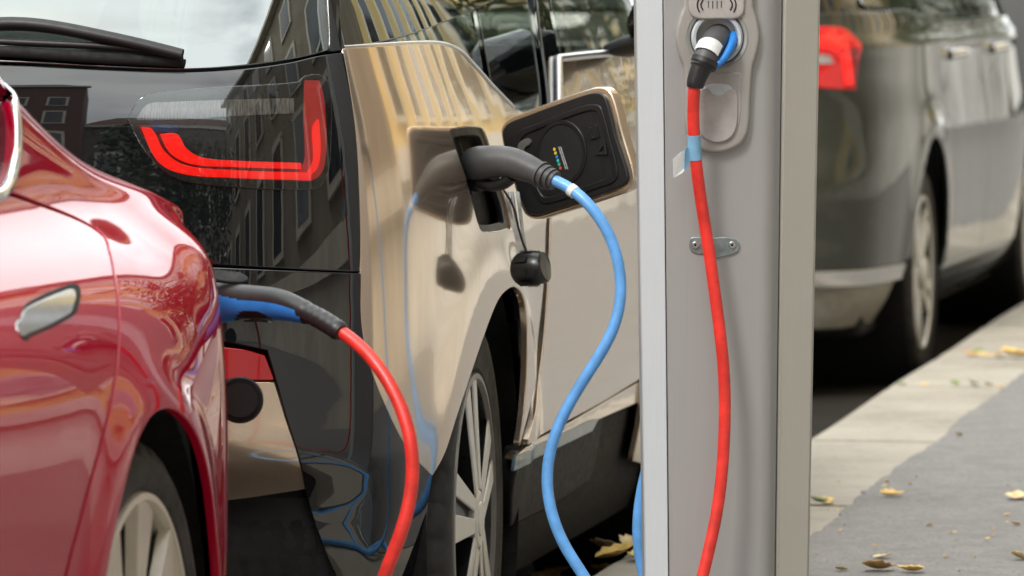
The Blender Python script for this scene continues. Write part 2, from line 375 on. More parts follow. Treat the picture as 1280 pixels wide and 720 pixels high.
# ------------------------------------------------------------------ wheels
def wheel(parent, loc, Rt, Rr, width, style, side=1, seg=180):
    """wheel standing at loc = centre of its outer face (parent frame), outer face towards +x (side 1) or -x (-1)"""
    hub = lathe('wheel', [(-.085, .0), (-.085, Rr * .62), (-.07, Rr * .62), (-.07, Rr * .3), (-.02, Rr * .2), (-.02, 0)], M['disc'], parent, 48, loc=loc)
    if side < 0: hub.rotation_euler = (0, 0, math.pi)
    w = width; pr = [(-w + .02, Rr - .012), (-w + .004, Rr + .004), (-w - .004, Rr + (Rt - Rr) * .45), (-w + .006, Rt - .018), (-w + .022, Rt - .004)]
    for g in (.3, .5, .7): pr += [(-w + w * g - .006, Rt), (-w + w * g - .004, Rt - .007), (-w + w * g + .004, Rt - .007), (-w + w * g + .006, Rt)]
    pr += [(-.024, Rt - .003), (-.011, Rt - .012), (-.004, Rt - .024), (.0, Rt - (Rt - Rr) * .42), (.001, Rr + (Rt - Rr) * .42), (-.002, Rr + (Rt - Rr) * .3), (-.002, Rr + (Rt - Rr) * .26), (-.004, Rr + .010), (-.010, Rr + .004), (-.02, Rr - .012)]
    nP = len(pr)
    lathe('tyre', pr, M['rubber'], hub, seg, dent=lambda i, j: .009 if (i % 5 == 0 and (j in (3, 4, 5) or j in (nP - 10, nP - 9))) else 0)
    dark = style != 'slab'
    rim = lathe('rim', [(-.012, Rr + .004), (-.003, Rr + .001), (-.002, Rr - .008), (-.010, Rr - .012)], {'slab': M['tsilver'], 'split': M['silver'], 'turbine': M['rim_lip']}[style], hub, 96)
    # spokes
    V = []; F = []; V2 = []; F2 = []; VB = []; FB = []
    def spoke(VV, FF, a0, a1, r0, r1, w0, w1, x0, x1, th, twist=0):
        k = len(VV); d0 = np.array([0, math.cos(a0), math.sin(a0)]); d1 = np.array([0, math.cos(a1), math.sin(a1)])
        p0, p1 = d0 * r0, d1 * r1; ax = (p1 - p0) / np.linalg.norm(p1 - p0); t = np.cross([1, 0, 0], ax); X = np.array([1.0, 0, 0])
        for p, ww, x in ((p0, w0, x0), (p1, w1, x1)):
            for sgn in (-1, 1): VV.append(p + t * sgn * ww / 2 + X * (x + sgn * twist)); VV.append(p + t * sgn * (ww / 2 * 1.1) + X * (x - th))
        k_ = len(VB)
        for p, ww, x in ((p0, w0, x0), (p1, w1, x1)):
            for sgn in (-1, 1): VB.append(p + t * sgn * ww * .46 + X * (x - th - .0005)); VB.append(p + t * sgn * ww * .44 + X * (x - .045))
        FB.extend([(k_, k_ + 4, k_ + 6, k_ + 2), (k_ + 1, k_ + 3, k_ + 7, k_ + 5), (k_, k_ + 1, k_ + 5, k_ + 4), (k_ + 2, k_ + 6, k_ + 7, k_ + 3), (k_, k_ + 2, k_ + 3, k_ + 1), (k_ + 4, k_ + 5, k_ + 7, k_ + 6)])
        FF += [(k, k + 4, k + 6, k + 2), (k + 1, k + 3, k + 7, k + 5), (k, k + 1, k + 5, k + 4), (k + 2, k + 6, k + 7, k + 3), (k, k + 2, k + 3, k + 1), (k + 4, k + 5, k + 7, k + 6)]
    rr = Rr - .006
    if style == 'turbine':                      # pairs of thin machined spokes with one wide blade between
        for i in range(5):
            a = R(90 + 72 * i + 6)
            spoke(V, F, a - .36, a - .15, .052, rr, .022, .040, .004, -.006, .004); spoke(V, F, a + .36, a + .19, .052, rr, .024, .050, .004, -.006, .004)
            spoke(V2, F2, a, a, .045, rr, .040, .070, -.008, -.014, .006)
    elif style == 'slab':
        for i in range(9):
            a = R(90 + 40 * i - 10); spoke(V, F, a, a + .02, .05, rr, .03, .128, -.014, -.007, .012, .005)
    else:
        for i in range(5):
            a = R(90 + 72 * i + 30); spoke(V, F, a - .2, a - .17, .05, rr, .04, .034, -.014, -.008, .012); spoke(V, F, a + .2, a + .17, .05, rr, .04, .034, -.014, -.008, .012)
    m = M['tsilver'] if style == 'slab' else M['silver']
    bevel(mesh('spokes', V, F, m, hub), .0012, 1)
    if V2: bevel(mesh('spoke_infill', V2, F2, M['rim_black'], hub), .0012, 1)
    mesh('spoke_webs', VB, FB, M['rim_black'] if style != 'slab' else M['trim_grey'], hub)
    lathe('rim_barrel', [(-.010, Rr - .012), (-.06, Rr - .025), (-w + .03, Rr - .03)], M['rim_black'] if style != 'slab' else M['tsilver'], hub, 64)
    lathe('rim_backing', [(-.05, rr), (-.055, Rr * .5), (-.05, .04)], M['rim_black'], hub, 64)
    lathe('hub_cap', [(-.03, .052), (.002, .050), (.006, .044), (.005, .030), (.008, .028), (.009, 0)], m, hub, 40)
    return hub

def arch_mod(cs, cz, r, amp, wid):
    return lambda s_, z_, *k: -amp * np.exp(-(np.clip(np.hypot(s_ - cs, z_ - cz) - r, 0, None) / wid) ** 2) * np.clip((z_ - .25) / .15, 0, 1)
def liner(parent, loc, r, depth, sgn=1):
    o = lathe('wheel_well', [(0, r), (-depth, r), (-depth, 0)], M['matt_black'], parent, 64, loc=loc)
    if sgn < 0: o.rotation_euler = (0, 0, math.pi)
    return o
def skin(name, surf, a0, a1, na, b0, b1, nb, off, mat, parent, holes=(), mirror=0):
    """a dark inner shell following the body, open over the wheels (holes = (s, z, r))"""
    A, B = np.meshgrid(np.linspace(a0, a1, na), np.linspace(b0, b1, nb), indexing='ij'); P = surf.PO(A.ravel(), B.ravel(), off); F = []
    for i in range(na - 1):
        for j in range(nb - 1):
            q = [i * nb + j, (i + 1) * nb + j, (i + 1) * nb + j + 1, i * nb + j + 1]; c = P[q].mean(0)
            if any(math.hypot(c[1] - hs, c[2] - hz) < hr for hs, hz, hr in holes): continue
            F.append(q)
    if mirror:
        n = len(P); P2 = P.copy(); P2[:, 0] = -mirror - P[:, 0]; P = np.vstack([P, P2]); F = F + [[v + n for v in f[::-1]] for f in F]
    return mesh(name, P, F, mat, parent, smooth=True)
# ================================================================== champagne hatchback
def hatchback():
    fr = Frame((-.043, 10.0, 0), YAW); W = 1.775
    root = empty('electric_hatchback', fr, 'champagne electric hatchback with black tailgate, open charging flap and grey plug with blue cable', 'car')
    arch = arch_mod(0.06, .36, .40, .010, .07)
    def mod(s_, z_, a_):
        o = arch(s_, z_)
        return o
    plan = [(-.735, .8875), (-.727, .6), (-.70, .38), (-.655, .20), (-.575, .088), (-.44, .034), (-.24, .008), (0, 0), (.6, 0), (1.2, 0), (1.9, 0), (2.4, .012), (2.75, .06), (3.0, .16), (3.17, .36), (3.24, .6), (3.26, .8875)]
    offS = [(.1, .10), (.22, .05), (.35, .018), (.5, .002), (.65, 0), (.8, .004), (.95, .018), (1.05, .036), (1.13, .058), (1.3, .12), (1.45, .20), (1.54, .29), (1.585, .42)]
    offR = [(.1, .17), (.25, .11), (.38, .07), (.44, .05), (.49, .012), (.56, 0), (.7, 0), (.85, .010), (1.0, .030), (1.1, .052), (1.14, .066), (1.3, .15), (1.45, .25), (1.54, .36), (1.585, .5)]
    offF = [(.1, .15), (.25, .05), (.4, 0), (.7, .03), (.85, .14), (.95, .4), (1.02, .62), (1.15, .78), (1.3, .98), (1.45, 1.2), (1.54, 1.4), (1.585, 1.6)]
    S = Wrap(fr, W, plan, offS, offR, offF, (.12, 1.57), 1, mod)
    t = S.base_n(np.array([S.a_of_s(.5)]), np.array([.6]))[0]
    if t[0] < 0: S.sgn = -1
    bp = M['champagne']; bk = M['gloss_black']
    # --- side
    arch_pts = [(650, 556, 'c'), (656, 515), (659.5, 460), (660, 410), (656, 374), (646, 358), (634, 361), (621, 378), (604, 422), (589, 466), (571, 520), (556, 566), (541, 593, 'c')]
    bline = [(505, 552), (477, 494), (459, 442), (452, 397), (451.5, 320), (450, 240), (446, 170), (438, 110), (429, 62, 'c')]
    quarter = arch_pts + bline + [(470, 59), (520, 56), (553, 57), (574, 66), (592, 84), (615, 110), (641, 136, 'c'), (655, 141, 'c'), (684, 210), (682, 290), (679, 360), (671, 450)]
    port = [(566, 160), (600, 158), (607, 166), (624, 222), (640, 281), (634, 287), (606, 291), (599, 284), (582, 222), (563, 166)]
    hole = outline(S, port, 0, .004)
    panel('rear_quarter_panel', S, [outline(S, quarter), hole], bp, root, .022, mirror=W)
    door = [(700, 72, 'c'), (740, 69), (782, 66), (840, 62, 'c'), (850, 150), (848, 280), (838, 452, 'c'), (800, 473), (745, 506), (661, 555, 'c'), (678, 450), (686, 360), (689, 290), (690, 210), (700, 138, 'c')]
    dr = panel('front_door', S, [outline(S, door)], bp, root, .03, mirror=W)
    # front wing behind the front wheel
    fa = [('l', 2.57 + .40 * math.cos(R(g)), .35 + .40 * math.sin(R(g))) for g in (195, 180, 160, 140, 120, 100, 80, 60, 40, 20, 0)]
    wing = [('l', 1.76, .30, 'c')] + [('l', 2.57 - .405, .25, 'c')] + fa[1:] + [('l', 2.985, .25, 'c'), ('l', 3.12, .3, 'c'), ('l', 3.10, .7), ('l', 2.9, .86, 'c'), ('l', 1.82, .98, 'c'), ('l', 1.80, .6)]
    panel('front_wing', S, [outline(S, wing)], bp, root, .04, mirror=W)
    # sill
    sill = [(652, 566, 'c'), (700, 540), (748, 514, 'c'), (752, 530), (738, 600, 'c'), (690, 630), (640, 655, 'c'), (644, 600)]
    panel('sill', S, [outline(S, sill, .012)], M['sill_black'], root, .04, thick=.03, off=.012, bev=.008, mirror=W)
    up_ = [(659, 561, 'c'), (700, 537), (745, 511), (806, 475, 'c'), (806, 498, 'c'), (749, 523), (700, 545), (645, 573, 'c')]
    panel('sill_upper', S, [outline(S, up_, .010)], bp, root, .03, thick=.02, off=.010, bev=.004, mirror=W)
    st_ = [(645, 572, 'c'), (700, 545), (736, 527, 'c'), (748, 524, 'c'), (741, 538, 'c'), (700, 558), (643, 588, 'c')]
    panel('sill_accent', S, [outline(S, st_, .008)], M['accent_blue'], root, .03, thick=.006, off=.008, bev=.002, mirror=W)
    # --- rear
    hb = [(429, 67, 'c'), (400, 71), (360, 80), (300, 88), (230, 92), (150, 90), (0, 83)]
    half = px(S, hb); lowl = px(S, [(0, 318), (272, 330), (448, 338, 'c')])
    ra = lambda pts: [(-q[0],) + tuple(q[1:]) for q in pts]
    up = half + [(0.0, half[-1][1])] + ra(half[::-1])
    lo = ra(lowl[::-1]) + [(0.0, lowl[0][1])] + lowl
    br = px(S, [(450, 320), (448.5, 240), (444.5, 170), (436.5, 110)])
    panel('tailgate', S, [crom(up + ra(br[::-1]) + lo + br)], bk, root, .03)
    gl = px(S, [(408, 62, 'c'), (360, 73), (300, 81), (230, 85), (150, 83), (0, 76)], .004); gt = px(S, [(395, -110, 'c'), (370, -150)], .004)
    panel('rear_window', S, [crom(gl + [(0., gl[-1][1])] + ra(gl[::-1]) + ra(gt) + [(0., 1.46)] + gt[::-1])], M['rear_glass'], root, .04, thick=.005, off=.004)
    pil = [(427, 61, 'c'), (413, 63, 'c'), (411, 0), (400, -110, 'c'), (415, -110, 'c'), (424, 0)]
    panel('rear_pillar', S, [outline(S, pil)], bk, root, .02, mirror=W)
    # bumper: glossy black sides with champagne insert
    bm = [(451, 343, 'c'), (451, 397), (458, 443), (476, 495), (504, 553), (540, 595, 'c'), (534, 640), (528, 700), ('l', -.42, .20, 'c'), ('l', -.56, .18)]
    b_r = px(S, bm); b_l = px(S, [(430, 740, 'c'), (408, 690), (384, 615), (362, 530), (345, 470), (335, 437, 'c'), (272, 425), (0, 415)])
    tpb = px(S, [(272, 336), (0, 324)])
    loop = b_r + [(S.a_of_s(-.64), .17, 'c')] + b_l + [(0., b_l[-1][1])] + ra(b_l[::-1]) + [(-S.a_of_s(-.64), .17, 'c')] + ra(b_r[::-1]) + ra(tpb) + [(0., tpb[-1][1])] + tpb[::-1]
    bump_o = panel('rear_bumper', S, [crom(loop)], bk, root, .03)
    ins_r = px(S, [(342, 479, 'c'), (360, 535), (381, 611, 'c'), (280, 625), (0, 640)], .006); ins_t = px(S, [(0, 468), (272, 479)], .006)
    panel('bumper_insert', S, [crom(ins_r + [(0., ins_r[-1][1])] + ra(ins_r[::-1]) + ra(ins_t[::-1]) + [(0., ins_t[0][1])] + ins_t)], bp, root, .02, off=.006)
    rf = [(200, 430, 'c'), (300, 438), (330, 446, 'c'), (341, 474, 'c'), (272, 473), (200, 470, 'c')]
    panel('rear_reflector', S, [outline(S, rf, .004, .004)], M['reflector'], root, .015, off=.004, mirror=W)
    dif = px(S, [(386, 622, 'c'), (428, 742, 'c')], .03)
    panel('diffuser', S, [crom([dif[0], dif[1]] + [(0.0, dif[1][1])] + ra(dif[::-1]) + [(0., dif[0][1])])], M['black_plastic'], root, .04, off=.03)
    # tail light under the glass cover
    o_ = .0
    cover = [(160, 150, 'c'), (180, 122), (250, 112), (372, 104), (380, 97), (402, 96), (411, 110), (412, 170), (409, 212), (398, 233), (380, 236), (300, 234), (225, 224), (190, 198)]
    tl = panel('tail_light', S, [outline(S, cover, o_, .004)], M['lamp_well'], root, .012, thick=.006, bev=.001, off=-.0006, mirror=W)
    for nm, pts, mt, of in (
        ('red_side_bar', [(379, 150, 'c'), (380, 112), (381, 101, 'c'), (399, 101, 'c'), (404, 120), (407, 150), (407, 192), (402, 215), (390, 225), (372, 226, 'c'), (372, 212, 'c'), (379, 205), (381, 190)], 'tail_red', -.0012),
        ('red_light_bar', [(170, 156, 'c'), (184, 157), (200, 163), (214, 186), (234, 199), (290, 205), (372, 208, 'c'), (372, 226, 'c'), (290, 223), (232, 219), (206, 207), (188, 184)], 'tail_dark', -.0012),
        ('lit_strip', [(200, 168, 'c'), (221, 168), (233, 186), (252, 197), (290, 201), (376, 204, 'c'), (376, 211, 'c'), (290, 208.5), (240, 205), (214, 192)], 'tail_glow', -.0018),
        ('lit_strip', [(176, 159, 'c'), (190, 162), (206, 190), (232, 207), (290, 213), (388, 216, 'c'), (388, 225, 'c'), (290, 222), (228, 217), (198, 202)], 'tail_glow', -.0018),
        ('lit_strip', [(390, 160), (396, 150), (398, 150), (400, 190), (396, 210), (388, 219, 'c'), (384, 214, 'c'), (391, 200)], 'tail_glow', -.0018),
        ('clear_lens', [(172, 147, 'c'), (184, 131), (205, 128), (290, 125), (367, 123, 'c'), (367, 141, 'c'), (290, 145), (236, 149), (172, 150)], 'white_lens', -.0012),
        ('blue_patch', [(191, 153, 'c'), (222, 156, 'c'), (223, 165, 'c'), (193, 165, 'c')], 'patch_blue', -.0022)):  # last entry: a small flat blue patch on the lamp face
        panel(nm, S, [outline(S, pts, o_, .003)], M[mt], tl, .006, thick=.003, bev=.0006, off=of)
    panel('lamp_cover', S, [outline(S, cover, o_, .004)], M['clear_cover'], tl, .012, thick=.003, bev=.002, off=-.0042)
    # wiper
    wp = [(-120, 40), (-40, 34), (0, 30), (60, 33), (120, 44), (180, 57), (228, 69)]
    pts = [S.PO(*S.from_px(x, y, -.02), -.02) for x, y in wp]
    wi = tube('rear_wiper', spath(pts), [(.012 - .006 * i / 60, .014 - .007 * i / 60) for i in range(len(spath(pts)))], M['black_plastic'], root, 10)
    bl = [S.PO(*S.from_px(x, y, -.007), -.007) for x, y in [(-200, 66), (0, 64), (120, 72), (229, 77)]]
    tube('wiper_blade', spath(bl), [(.009, .005)] * len(spath(bl)), M['matt_black'], wi, 8)
    bl = [S.PO(*S.from_px(x, y, -.012), -.012) for x, y in [(0, 52), (90, 56), (170, 62), (226, 72)]]
    tube('blade_frame', spath(bl), [(.006, .006)] * len(spath(bl)), M['black_plastic'], wi, 8)
    # --- side glass and black pillars
    go = .018
    for nm, pts, mt, of in (
        ('side_window', [(433, 68, 'c'), (470, 65), (520, 62), (553, 63), (572, 72), (590, 92), (607, 109, 'c'), (589, 0), (562, -160, 'c'), (440, -150, 'c'), (430, 0)], 'glass', go),
        ('side_window', [(617, 120, 'c'), (645, 143), (683, 144, 'c'), (667, 0), (645, -165, 'c'), (570, -163, 'c'), (597, 0)], 'glass', go),
        ('door_window', [(703, 74, 'c'), (760, 70), (845, 66, 'c'), (838, -40), (800, -168, 'c'), (668, -168, 'c'), (689, 0)], 'glass', go),
        ('door_pillar', [(688, 142, 'c'), (699, 141, 'c'), (699, 74), (685, 0), (662, -166, 'c'), (650, -166, 'c'), (672, 0)], 'gloss_black', .008)):
        panel(nm, S, [outline(S, pts, of)], M[mt], root, .03, thick=.005, off=of, mirror=W)
    ch = [(429, 60), (470, 57), (520, 54), (553, 55), (574, 63.5), (592, 81.5), (615, 107.5), (641, 134)]
    tube('belt_trim', np.array([S.PO(*S.from_px(x, y, .004), .004) for x, y in crom([c for c in ch], False, 8)]), (.0045, .0045), M['satin'], root, 8)
    ch = [(699, 132), (698.5, 73), (740, 68.5), (782, 65.5), (838, 62)]
    tube('belt_trim', np.array([S.PO(*S.from_px(x, y, .002), .002) for x, y in crom([(c[0], c[1], 'c') for c in ch], False, 6)]), (.008, .008), M['satin'], root, 8)
    # roof
    n = 40; aa = np.linspace(0, S.amax, 120); top = S.PO(aa, np.full(120, 1.565), 0); V = [tuple(p) for p in top] + [(-W - p[0], p[1], p[2]) for p in top[::-1]]
    cv = [((v[0] + W / 2) * .55 - W / 2, 1.0 + (v[1] - 1.0) * .6, 1.598) for v in V]; m_ = len(V)
    F = [(i, (i + 1) % m_, m_ + (i + 1) % m_, m_ + i) for i in range(m_)] + [tuple(m_ + i for i in range(m_))]
    sharp(mesh('roof', V + cv, F, bk, root), 60)
    band = skin('roof_edge', S, S.a_of_s(-.3), S.amax, 60, 1.49, 1.567, 5, .002, bk, root, mirror=W)
    # bonnet and front
    skin('bonnet', S, S.a_of_s(2.88), S.amax, 24, .22, 1.03, 30, .004, bp, root, ((2.57, .35, .43),), mirror=W)
    skin('windscreen', S, S.a_of_s(2.95), S.amax, 24, 1.04, 1.5, 14, .006, M['glass'], root, mirror=W)
    # dark inner body, floor, wells
    skin('inner_shell', S, 0.0, S.amax, 130, .16, 1.10, 44, .03, M['matt_black'], root, ((.06, .36, .47), (2.57, .36, .45)), mirror=W)
    box('underbody', (-W + .12, -.45, .17), (-.12, 3.0, .26), M['matt_black'], root, .02)
    for s_, r_ in ((.05, .43), (2.57, .42)):
        liner(root, (-.03, s_, .37), r_, .30); liner(root, (-W + .03, s_, .37), r_, .30, -1)
    for s_ in (0, 2.57):
        w_ = wheel(root, (-.016, s_, .35), .35, .246, .155, 'turbine'); w_.rotation_euler = (0, 0, R(2.2) if s_ == 0 else 0); wheel(root, (-W + .016, s_, .35), .35, .246, .155, 'turbine', -1)
    # seats and dashboard seen through the glass
    for s_ in (.35, 1.15):
        for x_ in (-.45, -W + .45):
            st = box('seat', (x_ - .24, s_ + .05, .42), (x_ + .24, s_ + .55, .58), M['seat'], root, .05, 3)
            bk_ = box('seat_back', (x_ - .23, s_ - .08, .52), (x_ + .23, s_ + .06, 1.12), M['seat'], st, .05, 3)
            box('headrest', (x_ - .13, s_ - .06, 1.15), (x_ + .13, s_ + .05, 1.34), M['seat'], st, .045, 3)
    box('dashboard', (-W + .15, 2.0, .75), (-.15, 2.55, 1.0), M['trim_grey'], root, .05, 3)
    # door mirror
    mo = [at(768, 62, 11.55), at(800, 58, 11.55), at(830, 55, 11.5)]
    mi = tube('door_mirror', fr.l(np.array([at(806, 30, 11.6), at(818, 30, 11.55), at(850, 29, 11.5), at(880, 30, 11.5), at(890, 30, 11.5)])), [(.03, .04), (.07, .06), (.085, .07), (.075, .06), (.03, .02)], bk, root, 24)
    tube('mirror_arm', fr.l(np.array([at(762, 62, 11.62), at(785, 58, 11.6), at(815, 50, 11.55)])), [(.012, .03), (.022, .04), (.02, .04)], M['black_plastic'], mi, 12)
    # --- charging port: black well, socket, hinged flap
    well = hole; ab = ccw(hole); n = S.base_n(ab[:, 0], ab[:, 1]); p = S.P(ab[:, 0], ab[:, 1]); m_ = len(p); d = n * .002
    V = np.vstack([p - d, p - n * .055]); F = [(i, (i + 1) % m_, m_ + (i + 1) % m_, m_ + i) for i in range(m_)] + [tuple(m_ + i for i in range(m_))]
    pw = sharp(mesh('charge_port', V, F, M['black_plastic'], root), 40)
    # moulded frame lip round the well
    rim_ = crom([(q[0], q[1]) for q in px(S, port)], True, .006); c_ = rim_.mean(0)
    inn = c_ + (rim_ - c_) * np.array([.80, .86]); panel('port_frame', S, [rim_, inn], M['black_plastic'], pw, .01, thick=.01, bev=.002, off=.006)
    ledge = [(571, 168, 'c'), (597, 166), (604, 185, 'c'), (579, 192, 'c')]
    panel('port_ledge', S, [outline(S, ledge, .03, .004)], bp, pw, .01, thick=.02, bev=.002, off=.03)
    # flap
    fo = at(640, 190, 10.13); e1 = at(760, 190, 9.99) - fo; e1 /= np.linalg.norm(e1); e2 = np.array([0, 0, 1.0]); nn = np.cross(e1, e2)
    if nn[1] > 0: nn = -nn
    Fp = Plane(fr, fo, e1, e2, nn)
    fl = [(628, 166), (634, 153), (655, 143), (735, 114.5), (755, 112.5), (764, 122), (777, 170), (791, 222), (786, 233), (770, 240), (690, 266), (668, 271), (656, 264), (640, 215)]
    fi = [(632, 168), (637, 157), (657, 148), (735, 120), (752, 118.5), (759, 126), (771, 172), (785.5, 220), (781, 229), (768, 235), (690, 261), (670, 266), (660, 260), (644, 214)]
    flap = panel('charge_flap', Fp, [outline(Fp, fl, 0, .004)], bp, root, .02, thick=.018, bev=.004, back=True)
    panel('flap_lining', Fp, [outline(Fp, fi, 0, .004)], M['black_plastic'], flap, .015, thick=.008, bev=.003, off=-.006)
    f2 = [(648, 176), (655, 164), (672, 157), (735, 133), (752, 133), (757, 142), (766, 176), (775, 215), (770, 226), (755, 232), (700, 250), (682, 252), (674, 244), (660, 215)]
    f3 = [(653, 178), (659, 168), (674, 161), (735, 138), (749, 138), (753, 145), (762, 177), (770.5, 213), (766, 222), (753, 227.5), (700, 245), (684, 247), (678, 241), (665, 214)]
    panel('flap_ridge', Fp, [outline(Fp, f2, 0, .004), outline(Fp, f3, 0, .004)], M['black_sheen'], flap, .01, thick=.006, bev=.002, off=-.009)
    cc = Fp.from_px(705, 191); rx = 40 / 731; 
    panel('flap_disc', Fp, [circle(cc[0], cc[1], rx, 64, 40 / 731), circle(cc[0], cc[1], rx * .9, 64, 36 / 731)], M['black_sheen'], flap, .01, thick=.004, bev=.0015, off=-.0085)
    panel('flap_disc', Fp, [circle(cc[0], cc[1], rx * .88, 64, 35 / 731)], M['matt_black'], flap, .015, thick=.003, bev=.001, off=-.0072)
    hinge = [(652, 184), (655, 178), (664, 174), (667, 178), (660, 184), (656, 192)]
    panel('flap_latch', Fp, [outline(Fp, hinge, 0, .002)], M['trim_grey'], flap, .01, thick=.006, bev=.0015, off=-.010)
    # printed status label: coloured dots and rows of fine white text
    for i, cl in enumerate(('dot_yellow', 'dot_yellow', 'dot_blue', 'dot_cyan', 'dot_green', 'dot_red')):
        q = Fp.from_px(696.5 + i * 1.5 * 1.0, 186.5 + i * 4.7)
        panel('status_dot', Fp, [circle(q[0], q[1], .0026, 12)], M[cl], flap, .02, thick=.0005, bev=.0002, off=-.0078)
    V = []; F = []
    for i in range(6):
        for j in range(3):
            for c in range(2):
                q = Fp.from_px(702.4 + i * 1.5 + c * 2.3 + j * .5, 184.0 + i * 4.7 + j * 1.5); k = len(V); w_, h_ = .0011 - .0002 * ((i + j) % 2), .0007
                pt = lambda da, db: Fp.o + Fp.e1 * (q[0] + da) + Fp.e2 * (q[1] + db) + Fp.n * .0079
                V += [pt(-w_, -h_), pt(w_, -h_ - .0003), pt(w_, h_ - .0003), pt(-w_, h_)]; F.append((k, k + 1, k + 2, k + 3))
    mesh('status_text', V, F, M['white_print'], flap)
    u_ = [(738, 160, 'c'), (741, 159, 'c'), (744, 171, 'c'), (749, 169.5, 'c'), (746, 157, 'c'), (749, 156, 'c'), (752.5, 171, 'c'), (742, 174.5, 'c')]
    panel('embossed_mark', Fp, [outline(Fp, u_, 0, .004)], M['black_sheen'], flap, .01, thick=.002, bev=.0005, off=-.0085)
    tr = [(748, 193, 'c'), (760, 175, 'c'), (763, 193, 'c')]; tr2 = [(752, 190.5, 'c'), (758.5, 181, 'c'), (760, 190.5, 'c')]
    panel('embossed_mark', Fp, [outline(Fp, tr, 0, .004), outline(Fp, tr2, 0, .004)], M['matt_black'], flap, .01, thick=.002, bev=.0005, off=-.009)
    # clear hinge arm strips below the port and the dangling cap
    for dx in (0, 6, 13):
        tube('port_strap', fr.l(spath([at(634 + dx, 240, 9.99), at(637 + dx, 262, 9.96), at(644 + dx * .7, 290, 9.955), at(651 + dx * .5, 318, 9.955)])), (.0012, .0032), M['clear_strap'], pw, 8)
    tube('port_strap', fr.l(spath([at(630, 238, 9.97), at(643, 262, 9.94), at(648, 285, 9.94), at(660, 320, 9.94)])), .002, M['black_plastic'], pw, 8)
    cp = fr.l(np.array([at(651, 336, 9.956), at(653, 336, 9.952), at(655, 336, 9.95), at(670, 335, 9.935), at(673, 335, 9.932), at(680, 334.5, 9.927), at(682, 334, 9.926)]))
    cap = tube('port_cap', cp, [.022, .028, .0295, .0295, .0275, .0265, .023], M['black_sheen'], pw, 32)
    tube('cap_rib', cp[[2, 3]] - np.array([[0, .002, 0]]), .0315, M['black_sheen'], cap, 32, keep=lambda u, g: int(g / 22.5) % 2 == 0)
    # inner socket the plug sits on
    a_, b_ = S.from_px(603, 215); cpos = S.P(a_, b_); nn_ = S.base_n(np.array([a_]), np.array([b_]))[0]
    tube('socket', np.array([cpos - nn_ * .053, cpos - nn_ * .02]), [.036, .036], M['matt_black'], pw, 32)
    return root, fr, S
